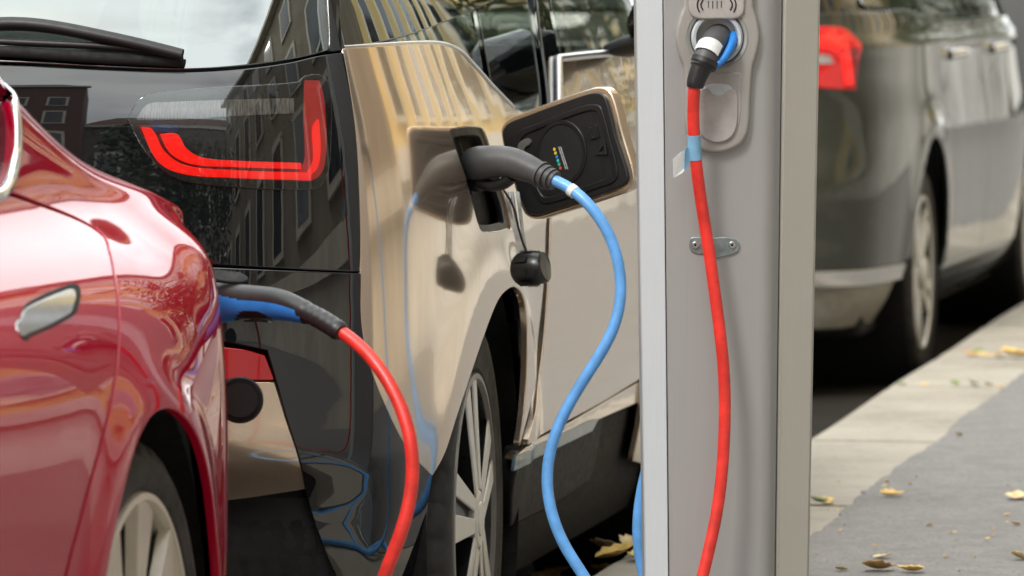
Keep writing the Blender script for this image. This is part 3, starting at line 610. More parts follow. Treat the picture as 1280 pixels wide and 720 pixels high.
# ================================================================== red saloon
def saloon():
    fr = Frame((-.448, 7.47, 0), YAW); W = 1.96
    root = empty('red_saloon', fr, 'glossy red electric saloon with chrome door handle and red cable plugged in its tail', 'car')
    #        bottom      low        mid       upmid       sh0         crest       gbase       g1          g2          roofedge    centre
    secs = {
     -4.0: [(.62, .25), (.60, .32), (.58, .45), (.58, .55), (.60, .60), (.63, .63), (.68, .655), (.74, .67), (.80, .68), (.88, .685), (.98, .69)],
     -3.8: [(.30, .22), (.26, .32), (.23, .50), (.24, .62), (.28, .68), (.34, .72), (.42, .75), (.52, .77), (.64, .785), (.78, .795), (.98, .80)],
     -3.4: [(.12, .2), (.06, .32), (.035, .52), (.04, .68), (.07, .77), (.13, .82), (.22, .85), (.34, .87), (.50, .885), (.70, .90), (.98, .91)],
     -2.96: [(.10, .2), (.02, .32), (.0, .52), (.005, .70), (.03, .80), (.09, .86), (.18, .90), (.30, .92), (.46, .94), (.68, .96), (.98, .975)],
     -2.2: [(.10, .2), (.03, .30), (.02, .50), (.02, .70), (.04, .82), (.09, .89), (.15, .94), (.22, .99), (.36, 1.04), (.60, 1.09), (.98, 1.12)],
     -1.5: [(.10, .2), (.03, .30), (.02, .50), (.02, .70), (.035, .83), (.08, .91), (.14, .97), (.22, 1.14), (.32, 1.30), (.52, 1.40), (.98, 1.43)],
     -.8: [(.10, .2), (.03, .32), (.015, .52), (.012, .70), (.042, .832), (.108, .922), (.182, .982), (.236, 1.16), (.33, 1.31), (.52, 1.415), (.98, 1.445)],
     -.35: [(.10, .22), (.02, .34), (.003, .52), (.003, .70), (.038, .833), (.106, .9225), (.183, .984), (.237, 1.155), (.325, 1.31), (.52, 1.41), (.98, 1.435)],
     0.0: [(.10, .24), (.02, .35), (.0, .52), (.003, .70), (.036, .834), (.104, .922), (.182, .984), (.237, 1.15), (.34, 1.28), (.53, 1.375), (.98, 1.40)],
     .25: [(.10, .25), (.025, .36), (.008, .52), (.010, .70), (.038, .831), (.102, .917), (.177, .976), (.232, 1.092), (.35, 1.2), (.55, 1.29), (.98, 1.315)],
     .5: [(.12, .26), (.05, .36), (.032, .52), (.034, .69), (.050, .825), (.098, .908), (.165, .962), (.218, 1.022), (.37, 1.11), (.56, 1.18), (.98, 1.2)],
     .7: [(.16, .27), (.10, .36), (.080, .52), (.078, .68), (.085, .82), (.104, .90), (.155, .952), (.213, .992), (.38, 1.04), (.57, 1.08), (.98, 1.09)],
     .85: [(.25, .28), (.18, .36), (.155, .52), (.148, .68), (.146, .80), (.152, .87), (.17, .925), (.205, .963), (.38, .995), (.57, 1.01), (.98, 1.02)],
     .97: [(.42, .30), (.31, .37), (.28, .52), (.265, .68), (.255, .79), (.255, .85), (.265, .90), (.29, .937), (.42, .962), (.60, .975), (.98, .985)],
     1.05: [(.75, .32), (.62, .38), (.58, .52), (.56, .68), (.54, .79), (.53, .84), (.53, .88), (.55, .915), (.62, .935), (.74, .945), (.98, .95)]}
    sk = sorted(secs); ib = sk.index(0.0)
    am = arch_mod(0.0, .35, .385, .013, .055)
    def mod(s_, z_): return am(s_, z_)
    S = Loft(fr, sk, [secs[k] for k in sk], ib, mod)
    if S.base_n(np.array([-.8]), np.array([.4]))[0][0] < 0: S.sgn = -1
    bk = S.bk; pt = M['red_paint']
    zb = lambda s_, z_: float(np.interp(z_, S.P(np.full(400, s_), np.linspace(0, bk[-1], 400))[:, 2], np.linspace(0, bk[-1], 400)))
    L = lambda s_, z_, *c: ('a', s_, zb(s_, z_)) + c
    B = lambda s_, j, *c: ('a', s_, float(np.interp(j, range(len(bk)), bk))) + c
    ra = .385
    arc = [L((ra if g < 90 else ra - .022 * math.sin(R(g - 90)) ** 2) * math.cos(R(g)), .35 + ra * math.sin(R(g))) for g in range(-12, 193, 9)]
    # rear door (chrome handle) and the quarter panel behind it
    dl = [(6, 244, 'c'), (40, 255), (85, 271), (118, 287), (129, 297), (135, 315), (142, 350), (147, 395), (146, 440), (138, 495), (124, 555), (108, 612), (95, 662), (82, 712), (73, 760, 'c')]
    dp = px(S, dl)
    e = .004; dq = [(q[0] + e * 4, q[1] + (e * 2.4 if i < 4 else 0)) + tuple(q[2:]) for i, q in enumerate(dp)]
    a_lo = dp[-1][0]
    g0 = math.degrees(math.atan2(.58 - .35, -.35))
    arc2 = [q for q in arc if q[1] > -.345 or q[2] < 0]
    # quarter: from door line, round the arch, back to the tail
    tail = S.bk[6]
    arcq = [q[1:] for q in arc[::-1] if True]
    # the arch from front (near camera) to rear
    k = [L(-.402, .35)[1:], L(-.398, .27, 'c')[1:], L(-.347, .27, 'c')[1:]] + arcq
    quarter = dq + k[:-1] + [L(ra, .27, 'c')[1:], L(.5, .27, 'c')[1:]] + [(1.045, float(np.interp(0.2, range(11), bk)), 'c'), (1.045, bk[3]), (1.045, bk[7], 'c')] + [(.85, bk[7] + .02), (.7, bk[7] + .03), (.5, bk[7] + .03), (.35, bk[7] + .05), (.2, bk[7] + .12), (.0, bk[8]), (-.1, bk[9], 'c'), (-.2, bk[9] - .02, 'c'), (-.12, bk[8] - .01)]
    # window end sits at the left picture edge
    wn = px(S, [(-30, 75), (4, 106), (14, 128), (19, 165), (16, 205), (4, 238), (-40, 246)])
    quarter += wn[1:6]
    panel('rear_quarter_panel', S, [crom(quarter)], pt, root, .02, mirror=W)
    jb = lambda s_, j: (s_, float(np.interp(j, range(11), bk)))
    door = [dp[0][:2] + ('c',)] + [tuple(q) for q in dp[1:]] + [L(-.425, .36)[1:], L(-.42, .27, 'c')[1:], L(-.9, .27)[1:], L(-1.12, .27, 'c')[1:], L(-1.14, .6)[1:], jb(-1.14, 6) + ('c',), jb(-.6, 6)]
    rd = panel('rear_door', S, [crom(door)], pt, root, .025, mirror=W)
    fd = [L(-1.146, .30, 'c')[1:], L(-2.2, .28, 'c')[1:], L(-2.3, .5)[1:], jb(-2.25, 5.6) + ('c',), jb(-1.7, 6), jb(-1.146, 6) + ('c',)]
    panel('front_door', S, [crom(fd)], pt, root, .05, mirror=W)
    arcf = [L(-2.96 + ra * math.cos(R(g)), .35 + ra * math.sin(R(g)))[1:] for g in range(0, 181, 12)]
    fw = [L(-2.21, .28, 'c')[1:], L(-2.56, .26, 'c')[1:]] + arcf + [L(-3.36, .28, 'c')[1:], L(-3.8, .3, 'c')[1:], jb(-3.9, 3), jb(-3.7, 6) + ('c',), jb(-3.0, 6.5), jb(-2.3, 5.7) + ('c',), L(-2.31, .5)[1:]]
    panel('front_wing', S, [crom(fw)], pt, root, .05, mirror=W)
    # glass house
    def strip(nm, s0, s1, j0, j1, mat, off=.006, ns=30, nj=14):
        A, Bq = np.meshgrid(np.linspace(s0, s1, ns), np.linspace(np.interp(j0, range(11), bk), np.interp(j1, range(11), bk), nj), indexing='ij')
        P = S.PO(A.ravel(), Bq.ravel(), off); F = [(i * nj + j, (i + 1) * nj + j, (i + 1) * nj + j + 1, i * nj + j + 1) for i in range(ns - 1) for j in range(nj - 1)]
        P2 = P.copy(); P2[:, 0] = -W - P[:, 0]; n_ = len(P)
        return mesh(nm, np.vstack([P, P2]), F + [tuple(v + n_ for v in f[::-1]) for f in F], mat, root, smooth=True)
    sw = [(q[0], q[1]) for q in wn] + [jb(-.9, 6.05) + ('c',), jb(-.9, 8.7) + ('c',), jb(-.3, 8.6)]
    panel('side_window', S, [crom(sw)], M['dark_glass'], root, .03, thick=.005, off=.012, mirror=W)
    tr = [(-60, 247), (-20, 247), (4, 241), (17.5, 206), (20.5, 165), (15.5, 127), (3, 101), (-30, 70), (-60, 50)]
    tube('window_trim', np.array([S.PO(*S.from_px(x, y, .002), .002) for x, y in crom([c for c in tr], False, 6)]), [(.010, .008)] * len(crom([c for c in tr], False, 6)), M['chrome'], root, 12)
    panel('side_window', S, [crom([jb(-.915, 6.05) + ('c',), jb(-.915, 8.7) + ('c',), jb(-1.5, 8.6) + ('c',), jb(-1.9, 6.1) + ('c',)])], M['dark_glass'], root, .05, thick=.005, off=.012, mirror=W)
    strip('roof', -1.75, -.1, 8.72, 10, pt, .002); strip('rear_window', -.09, .8, 7.9, 10, M['dark_glass'], .004); strip('windscreen', -2.35, -1.76, 6.2, 10, M['dark_glass'], .004)
    strip('bonnet', -3.98, -2.36, 5.9, 10, pt, .003); strip('boot_lid', .81, 1.045, 7.1, 10, pt, .003); strip('nose', -3.99, -3.72, 0, 6.1, pt, .004)
    # inner shell, wells, underside
    A, Bq = np.meshgrid(np.linspace(-3.9, 1.03, 120), np.linspace(bk[0], bk[6], 30), indexing='ij'); P = S.PO(A.ravel(), Bq.ravel(), .025); F = []
    for i in range(119):
        for j in range(29):
            q = (i * 30 + j, (i + 1) * 30 + j, (i + 1) * 30 + j + 1, i * 30 + j + 1); c = P[list(q)].mean(0)
            if min(math.hypot(c[1], c[2] - .35), math.hypot(c[1] + 2.96, c[2] - .35)) < .43: continue
            F.append(q)
    P2 = P.copy(); P2[:, 0] = -W - P[:, 0]; n_ = len(P)
    mesh('inner_shell', np.vstack([P, P2]), F + [tuple(v + n_ for v in f[::-1]) for f in F], M['matt_black'], root, smooth=True)
    box('underbody', (-W + .15, -3.6, .18), (-.15, .85, .30), M['matt_black'], root, .02)
    cap = S.P(np.full(40, 1.05), np.linspace(bk[0], bk[-1], 40)); V = [tuple(p) for p in cap] + [(-W - p[0], p[1], p[2]) for p in cap[::-1]]
    mesh('tail_panel', V, [tuple(range(len(V)))], pt, root)
    for s_ in (0, -2.96):
        liner(root, (-.03, s_, .36), .405, .32); liner(root, (-W + .03, s_, .36), .405, .32, -1)
        wheel(root, (-.018, s_, .348), .348, .276, .235, 'slab'); wheel(root, (-W + .018, s_, .348), .348, .276, .235, 'slab', -1)
    # handle: chrome bar in a recess
    hd = [(28, 411), (31, 396), (38, 383), (90, 359.5), (97, 361), (96, 376), (91, 388), (40, 413)]
    hh = panel('door_handle', S, [outline(S, hd, -.006, .004)], M['handle_chrome'], rd, .01, thick=.008, bev=.0015, off=-.0015)
    panel('handle_surround', S, [outline(S, [(26, 417), (29, 394), (37, 379), (92, 355), (99, 358), (98, 378), (92, 391), (40, 417)], -.001, .004)], M['matt_black'], rd, .01, thick=.004, bev=.003, off=-.0012)
    # opened charge port door above the plug
    o = at(300, 348, 8.40); e1 = np.array([1, .1, -.12]); e1 /= np.linalg.norm(e1); e2 = np.array([0, .75, .35]); e2 /= np.linalg.norm(e2); nn = np.cross(e1, e2); nn /= np.linalg.norm(nn)
    Pp = Plane(fr, o, e1, e2, nn if nn[2] > 0 else -nn)
    panel('charge_port_door', Pp, [crom([(-.05, -.008, 'c'), (.000, -.008), (.010, .004), (.0, .018, 'c'), (-.05, .018, 'c')], True, .004)], M['matt_black'], root, .02, thick=.005, bev=.002, back=True)
    # tail light corner where the plug enters
    tlp = [jb(.80, 3.5), jb(.93, 3.4), jb(1.03, 3.6) + ('c',), jb(1.03, 5.3) + ('c',), jb(.9, 5.2), jb(.8, 4.6)]
    panel('tail_light', S, [crom(tlp)], M['tail_red'], root, .02, thick=.004, bev=.002, off=-.002, mirror=W)
    return root, fr, S
# ================================================================== grey estate
def estate():
    fr = Frame((1.283, 18.1, 0), R(11.2)); W = 1.82
    root = empty('grey_estate_car', fr, 'grey green estate car parked furthest along the kerb, behind the charging post', 'car')
    am = arch_mod(.03, .35, .42, .012, .06)
    def mod(s_, z_, a_):
        return am(s_, z_) - .010 * np.exp(-((z_ - 1.035) / .022) ** 2)
    plan = [(-1.02, .91), (-1.01, .6), (-.985, .38), (-.93, .20), (-.83, .095), (-.68, .045), (-.4, .012), (0, 0), (.8, 0), (1.6, 0), (2.7, .01), (3.2, .05), (3.55, .14), (3.77, .34), (3.87, .6), (3.89, .91)]
    offS = [(.1, .13), (.2, .075), (.28, .035), (.36, .02), (.5, .006), (.65, 0), (.8, .004), (.95, .016), (1.03, .026), (1.06, .040), (1.10, .056), (1.16, .080), (1.3, .16), (1.42, .27), (1.47, .42)]
    offR = [(.1, .13), (.2, .05), (.28, .02), (.36, 0), (.5, 0), (.65, 0), (.72, .03), (.8, .055), (.95, .07), (1.03, .08), (1.06, .09), (1.10, .11), (1.16, .14), (1.3, .25), (1.42, .38), (1.47, .5)]
    offF = [(.1, .1), (.2, .03), (.36, 0), (.6, .01), (.75, .08), (.85, .3), (.95, .7), (1.03, 1.0), (1.06, 1.06), (1.16, 1.25), (1.3, 1.5), (1.42, 1.8), (1.47, 2.0)]
    S = Wrap(fr, W, plan, offS, offR, offF, (.14, 1.46), 1, mod)
    if S.base_n(np.array([S.a_of_s(.5)]), np.array([.6]))[0][0] < 0: S.sgn = -1
    p = M['grey_paint']
    ra_ = .40; ac = lambda g: ('l', .02 + ra_ * math.cos(R(g)), .345 + ra_ * math.sin(R(g)))
    arch = [ac(g) for g in range(-8, 189, 12)]
    arc_f = [('l', 3.02 + ra_ * math.cos(R(g)), .345 + ra_ * math.sin(R(g))) for g in range(0, 181, 12)]
    neg = lambda pts: [(-q[0],) + tuple(q[1:]) for q in pts]
    # body from the tail light line down to the pale trim, wheel arch cut out
    right = [('l', -.405, .395, 'c')] + [ac(g) for g in range(172, 19, -12)] + [('l', .425, .41), ('l', .428, .33, 'c'), ('l', .46, .33, 'c'), ('l', .60, .55), ('l', .585, .9), ('l', .56, 1.09, 'c'), ('l', 0, 1.13), ('l', -.7, 1.13)]
    r_ = px(S, right); low = px(S, [(1020, 334), (1124, 334, 'c')])
    loop = [(0., .385), (low[0][0], .385), (S.a_of_s(-.45), .385, 'c')] + r_ + [(S.a_of_s(-.95), 1.13), (0., 1.13)]
    lp = crom(loop + neg(loop[1:-1][::-1]), True, .015)
    panel('rear_body', S, [lp], p, root, .03)
    # pale lower bumper
    lb = [(0., .375), (S.a_of_s(-.45), .375, 'c'), (S.a_of_s(-.52), .2, 'c'), (S.a_of_s(-.8), .185), (0., .185)]
    panel('lower_bumper', S, [crom(lb + neg(lb[1:-1] + [lb[-2]])[::-1], True, .02)] if False else [crom([(-S.a_of_s(-.45), .33, 'c'), (S.a_of_s(-.45), .33, 'c'), (S.a_of_s(-.54), .2, 'c'), (-S.a_of_s(-.54), .2, 'c')], True, .02)], M['pale_grey'], root, .04, off=.018)
    panel('bumper_trim', S, [crom([(-S.a_of_s(-.43), .378, 'c'), (S.a_of_s(-.43), .378, 'c'), (S.a_of_s(-.45), .336, 'c'), (-S.a_of_s(-.45), .336, 'c')], True, .02)], M['satin'], root, .03, off=-.004, thick=.02)
    # tail light
    tl = [(1000, 34, 'c'), (1052, 35), (1066, 44), (1077, 56, 'c'), (1072, 80), (1070, 111, 'c'), (1000, 107, 'c')]
    t_ = panel('tail_light', S, [outline(S, tl, -.004)], M['tail_red'], root, .03, off=-.004, thick=.01, bev=.003, mirror=W)
    panel('lit_bar', S, [outline(S, [(1015, 45, 'c'), (1045, 47), (1062, 64), (1067, 106, 'c'), (1057, 106, 'c'), (1052, 75), (1040, 62), (1015, 59, 'c')], -.007, .006)], M['tail_glow'], t_, .02, off=-.0075, thick=.004, bev=.001)
    panel('smoked_segment', S, [outline(S, [(1046, 66, 'c'), (1058, 60), (1072, 60, 'c'), (1070, 108, 'c'), (1059, 108, 'c'), (1055, 82)], -.0065, .006)], M['tail_dark'], t_, .02, off=-.007, thick=.004, bev=.001)
    panel('reversing_lens', S, [outline(S, [(1010, 70, 'c'), (1036, 70), (1042, 79, 'c'), (1010, 79, 'c')], -.007, .006)], M['white_lens'], t_, .02, off=-.007, thick=.004, bev=.001)
    # doors
    for nm, s0, s1 in (('rear_door', .472, 1.50), ('front_door', 1.51, 2.58)):
        d = [('l', s0, .33, 'c'), ('l', s1, .33, 'c'), ('l', s1 + .02, .7), ('l', s1 - .02, 1.085, 'c'), ('l', (s0 + s1) / 2, 1.09), ('l', s0 + .1, 1.09, 'c'), ('l', s0 + .135, .55)]
        if nm == 'front_door': d[-1] = ('l', s0 + .02, .7); d[-2] = ('l', s0 - .01, 1.09, 'c')
        dd = panel(nm, S, [outline(S, d)], p, root, .04, mirror=W)
        hx = s0 + .12 if nm == 'rear_door' else s0 + .24
        hp = [S.PO(S.a_of_s(hx + i * .055), .985 + (.0 if i in (0, 4) else .004), -.002 if i in (0, 4) else -.034) for i in range(5)]
        tube('door_handle', spath(hp), (.016, .010), M['chrome'], dd, 12)
    fw = [('l', 2.595, .33, 'c'), ('l', 2.605, .33, 'c')] + arc_f[::-1] + [('l', 3.45, .3, 'c'), ('l', 3.62, .3), ('l', 3.62, .74), ('l', 3.2, .86), ('l', 2.58, .98, 'c'), ('l', 2.615, .7)]
    panel('front_wing', S, [outline(S, fw)], p, root, .05, mirror=W)
    panel('sill', S, [outline(S, [('l', .43, .32, 'c'), ('l', 2.59, .32, 'c'), ('l', 2.59, .22, 'c'), ('l', .45, .22, 'c')], .0)], p, root, .06, mirror=W, bev=.01)
    # glass
    for s0, s1, e0 in ((-.62, .56, .02), (.60, 1.46, .01), (1.51, 2.3, .05)):
        g = [('l', s0, 1.155, 'c'), ('l', s1, 1.115, 'c'), ('l', s1 - .05, 1.40, 'c'), ('l', s0 + .12, 1.41, 'c')]
        panel('side_window', S, [outline(S, g, .01)], M['dark_glass'], root, .05, thick=.005, off=.01, mirror=W)
    panel('rear_window', S, [crom([(-.6, 1.15, 'c'), (.6, 1.15, 'c'), (.55, 1.42, 'c'), (-.55, 1.42, 'c')], True, .03)], M['dark_glass'], root, .06, off=.006)
    skin('pillars', S, 0, S.a_of_s(2.5), 70, 1.10, 1.45, 10, .022, M['gloss_black'], root, mirror=W)
    skin('roof_edge', S, 0, S.amax, 70, 1.42, 1.462, 4, .001, p, root, mirror=W)
    aa = np.linspace(0, S.amax, 100); top = S.PO(aa, np.full(100, 1.46), 0); V = [tuple(q) for q in top] + [(-W - q[0], q[1], q[2]) for q in top[::-1]]
    mesh('roof', V, [tuple(range(len(V)))], p, root)
    skin('bonnet', S, S.a_of_s(3.2), S.amax, 24, .22, 1.05, 30, .004, p, root, ((3.02, .35, .43),), mirror=W)
    skin('windscreen', S, S.a_of_s(3.1), S.amax, 24, 1.06, 1.43, 12, .006, M['dark_glass'], root, mirror=W)
    skin('inner_shell', S, 0.0, S.amax, 140, .18, 1.12, 44, .03, M['matt_black'], root, ((.02, .345, .45), (3.02, .345, .45)), mirror=W)
    box('underbody', (-W + .12, -.7, .17), (-.12, 3.2, .26), M['matt_black'], root, .02)
    for s_ in (.0, 3.02):
        liner(root, (-.03, s_ + .02, .36), .425, .30); liner(root, (-W + .03, s_ + .02, .36), .425, .30, -1)
        wheel(root, (-.02, s_, .33), .33, .235, .215, 'split'); wheel(root, (-W + .02, s_, .33), .33, .235, .215, 'split', -1)
    return root, fr, S
M['clear_cover'] = glass('clear lamp cover', (.97, .97, .97), 1.75, .96)
M['lamp_well'] = plain('lamp well', (.006, .005, .005), .25)
M['dark_glass'] = glass('dark glass', (.05, .06, .06), 1.6, .5)
M['accent_blue'] = plain('steel blue accent', (.13, .22, .30), .35, coat=.5)
M['clear_strap'] = plain('translucent strap', (.5, .5, .47), .25, coat=.5, var=.3)
M['black_sheen'] = plain('black moulded plastic', (.014, .014, .015), .32, bmp=.05, bscale=700)
M['patch_blue'] = plain('patch blue', (.02, .05, .28), .3)
M['white_print'] = plain('white print', (.75, .75, .75), .5)
for k_, c_ in (('dot_yellow', (.75, .55, .05)), ('dot_blue', (.03, .25, .75)), ('dot_cyan', (.05, .55, .6)), ('dot_green', (.05, .5, .2)), ('dot_red', (.7, .08, .08))): M[k_] = plain(k_.replace('_', ' '), c_, .4)
# ================================================================== charging post
def brushed(name, col, rough, metal, sc=(900, 900, 6)):
    m, nt, bs = new_mat(name); tc = nt.nodes.new('ShaderNodeTexCoord'); mp = nt.nodes.new('ShaderNodeMapping'); mp.inputs['Scale'].default_value = sc; n = nt.nodes.new('ShaderNodeTexNoise'); n.inputs['Scale'].default_value = 1; n.inputs['Detail'].default_value = 3
    nt.links.new(tc.outputs['Object'], mp.inputs[0]); nt.links.new(mp.outputs[0], n.inputs['Vector'])
    f2, _ = noise_fac(nt, 5, 6, .3, .75); c = mixc(nt, n.outputs['Fac'], tuple(q * .93 for q in col), tuple(min(1, q * 1.06) for q in col))
    mu = nt.nodes.new('ShaderNodeMath'); mu.operation = 'MULTIPLY'; nt.links.new(f2, mu.inputs[0]); mu.inputs[1].default_value = .2
    nt.links.new(mixc(nt, mu.outputs[0], c, tuple(q * .6 for q in col)), bs.inputs['Base Color']); bs.inputs['Metallic'].default_value = metal
    mr = nt.nodes.new('ShaderNodeMapRange'); mr.inputs[3].default_value = rough * .8; mr.inputs[4].default_value = rough * 1.25; nt.links.new(f2, mr.inputs[0]); nt.links.new(mr.outputs[0], bs.inputs['Roughness'])
    bump(nt, bs, n.outputs['Fac'], .06, .001); return m
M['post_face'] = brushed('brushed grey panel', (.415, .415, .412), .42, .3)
M['post_edge'] = brushed('pale blue edge', (.60, .645, .67), .42, .15)  # left front edge, paler and bluer than the face panel
M['post_edge_warm'] = brushed('warm grey edge', (.43, .42, .37), .40, .3)  # right edge and top cap, slightly warmer than the face panel
M['module'] = brushed('satin grey moulding', (.42, .405, .38), .36, .3)
M['module_lid'] = plain('grey lid', (.42, .40, .38), .4, .1)
M['module_ring'] = plain('pale socket ring', (.55, .60, .63), .3)
M['module_blue'] = plain('blue grey socket rim', (.10, .22, .30), .35)
M['zinc'] = plain('zinc bracket', (.34, .40, .41), .38, .8, scale=60, var=.25)
def post():
    fr = Frame((.3365, 9.2, PAVE), 0)
    root = empty('charging_post', fr, 'grey brushed aluminium charging post on the pavement with a red cable in its socket', 'charging post')
    z0, z1 = 0.0, 1.95
    hw = lambda z: .1285 + (z + PAVE - .34) * (.0146 / .885)
    def extr(nm, sec, mat, parent=root, za=z0, zb=z1):
        V = []; n = len(sec)
        for z in (za, zb): V += [(x * hw(z), y, z) for x, y in sec]
        F = [(i, (i + 1) % n, n + (i + 1) % n, n + i) for i in range(n)] + [tuple(range(n))[::-1], tuple(n + i for i in range(n))]
        o = mesh(nm, V, F, mat, parent); return bevel(o, .0018, 2, 25)
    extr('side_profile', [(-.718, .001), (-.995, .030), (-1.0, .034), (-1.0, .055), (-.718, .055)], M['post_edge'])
    extr('side_panel', [(-.718, .057), (-.996, .057), (-.996, .25), (-.93, .26), (-.718, .26)], M['post_face'])
    extr('front_panel', [(-.708, .0), (.36, .0), (.42, .0022), (.47, .007), (.52, .0145), (.56, .0215), (.585, .024), (.585, .22), (-.708, .22)], M['post_face'])
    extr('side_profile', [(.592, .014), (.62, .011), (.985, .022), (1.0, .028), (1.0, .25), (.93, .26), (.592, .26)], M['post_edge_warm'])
    extr('rear_panel', [(-.71, .225), (.585, .225), (.585, .262), (-.71, .262)], M['post_face'])
    box('foot_plate', (-.15, -.02, -.001), (.15, .28, .012), M['zinc'], root, .003)
    box('top_cap', (-hw(1.95) - .006, -.006, 1.951), (hw(1.95) + .006, .27, 1.975), M['post_edge_warm'], root, .006)
    Pf = Plane(fr, at(896, 50, 9.2), (1, 0, 0), (0, 0, 1), (0, -1, 0))
    O = lambda pts, st=.003, off=0: outline(Pf, pts, off, st)
    # moulded socket module
    plate = [(858, -140, 'c'), (858, 8), (853, 22), (848.5, 45), (853, 68), (858.5, 84), (860, 120), (861, 160), (868, 177), (893, 186), (920, 178), (930, 162), (933, 120), (936, 84), (941, 66), (944.5, 45), (941, 22), (937, 8), (937, -140, 'c')]
    c0 = Pf.from_px(896, 47); pm = 1 / 804
    sm = panel('socket_module', Pf, [O(plate), circle(c0[0], c0[1], 38 * pm, 64)], M['module'], root, .015, thick=.016, bev=.006, off=-.014)
    inn = [(866, 92, 'c'), (868, 100), (866, 150), (871, 166), (893, 175), (915, 167), (923, 150), (925, 92, 'c')]
    panel('module_face', Pf, [O(inn)], M['module_lid'], sm, .015, thick=.006, bev=.002, off=-.0155)
    disp = [(864, -140, 'c'), (864, 12), (870, 20), (896, 21), (921, 20), (927, 12), (927, -140, 'c')]
    dp = panel('reader_panel', Pf, [O(disp)], M['module_lid'], sm, .015, thick=.012, bev=.004, off=-.019)
    lid = [(884, 112, 'c'), (889, 118), (897, 121), (905, 118), (911, 112, 'c'), (918, 114), (920, 130), (919, 155), (912, 170), (896, 176), (880, 170), (873, 155), (872, 130), (874, 114)]
    panel('socket_lid', Pf, [O(lid)], M['module_lid'], sm, .012, thick=.006, bev=.002, off=-.019)
    ntc = [(880, 110), (897, 105), (914, 110), (906, 116), (897, 118.5), (888, 116)]
    panel('lid_notch', Pf, [O(ntc)], M['module_ring'], sm, .01, thick=.002, bev=.001, off=-.0165)
    # wave symbol on the reader
    for cx, cy, sg in ((876, 6, -1), (915.5, 6, 1)):
        for k in range(2):
            q = [(cx + sg * (4.5 - 4.6 * k - 2.8 * abs(v) ** 1.6), cy + v * (9 - k * 2.5)) for v in np.linspace(-1, 1, 11)]
            p3 = np.array([fr.l(at(x, y, 9.1805)) for x, y in q]); tube('wave_symbol', p3, [(.0011, .0011)] * 11, M['black_plastic'], dp, 8)
    for k in range(4):
        p3 = np.array([fr.l(at(885.5 + k * 5.4, y, 9.1805)) for y in (1, 6, 11 - abs(k - 1.5))]); tube('wave_symbol', p3, [(.0006, .0006)] * 3, M['black_plastic'], dp, 6)
    # socket: pale ring, blue rim and a dark bore
    so = Frame(fr.l(at(896, 47, 9.2)), 0)
    cx_, cy_, cz_ = fr.l(at(896, 47, 9.2))
    def ringy(nm, prof, mat, seg=64):
        V = []; F = []; m_ = len(prof)
        for i in range(seg):
            t = 2 * math.pi * i / seg
            for r, y in prof: V.append((cx_ + r * math.cos(t), cy_ + y, cz_ + r * math.sin(t)))
        for i in range(seg):
            for j in range(m_ - 1): F.append((i * m_ + j, ((i + 1) % seg) * m_ + j, ((i + 1) % seg) * m_ + j + 1, i * m_ + j + 1))
        return sharp(mesh(nm, V, F, mat, sm), 40)
    ringy('socket_rim', [(.0478, -.015), (.046, -.010), (.0405, -.003), (.040, .002)], M['module_blue'])
    ringy('socket_ring', [(.0405, -.004), (.040, -.012), (.037, -.0155), (.033, -.0145), (.0305, -.008), (.0300, .03)], M['module_ring'])
    ringy('socket_bore', [(.0302, .0), (.0300, .045), (.0, .045)], M['matt_black'])
    # cable bracket with two fixings
    b1 = [(885, 299, 'c'), (905, 297.5), (918, 300), (923.5, 306), (920, 314), (900, 320), (886, 322, 'c')]
    br = panel('cable_bracket', Pf, [O(b1, .002)], M['zinc'], root, .01, thick=.006, bev=.0015, off=-.0035, back=True)
    b2 = [(864, 299), (870, 297.5), (887, 299, 'c'), (887, 316, 'c'), (872, 316), (864, 312)]
    panel('bracket_tab', Pf, [O(b2, .002)], M['zinc'], br, .01, thick=.0045, bev=.0015, off=-.0025)
    for x, y in ((869, 306), (915, 306)):
        q = Pf.from_px(x, y); panel('screw', Pf, [circle(q[0], q[1], .0042, 20)], M['satin'], br, .01, thick=.004, bev=.0015, off=-.0065)
        panel('screw_slot', Pf, [circle(q[0], q[1], .0018, 10)], M['rim_black'], br, .01, thick=.002, bev=.0004, off=-.0068)
    for x, y in ((838, 690), (950, 690)):
        pass
    return root, fr
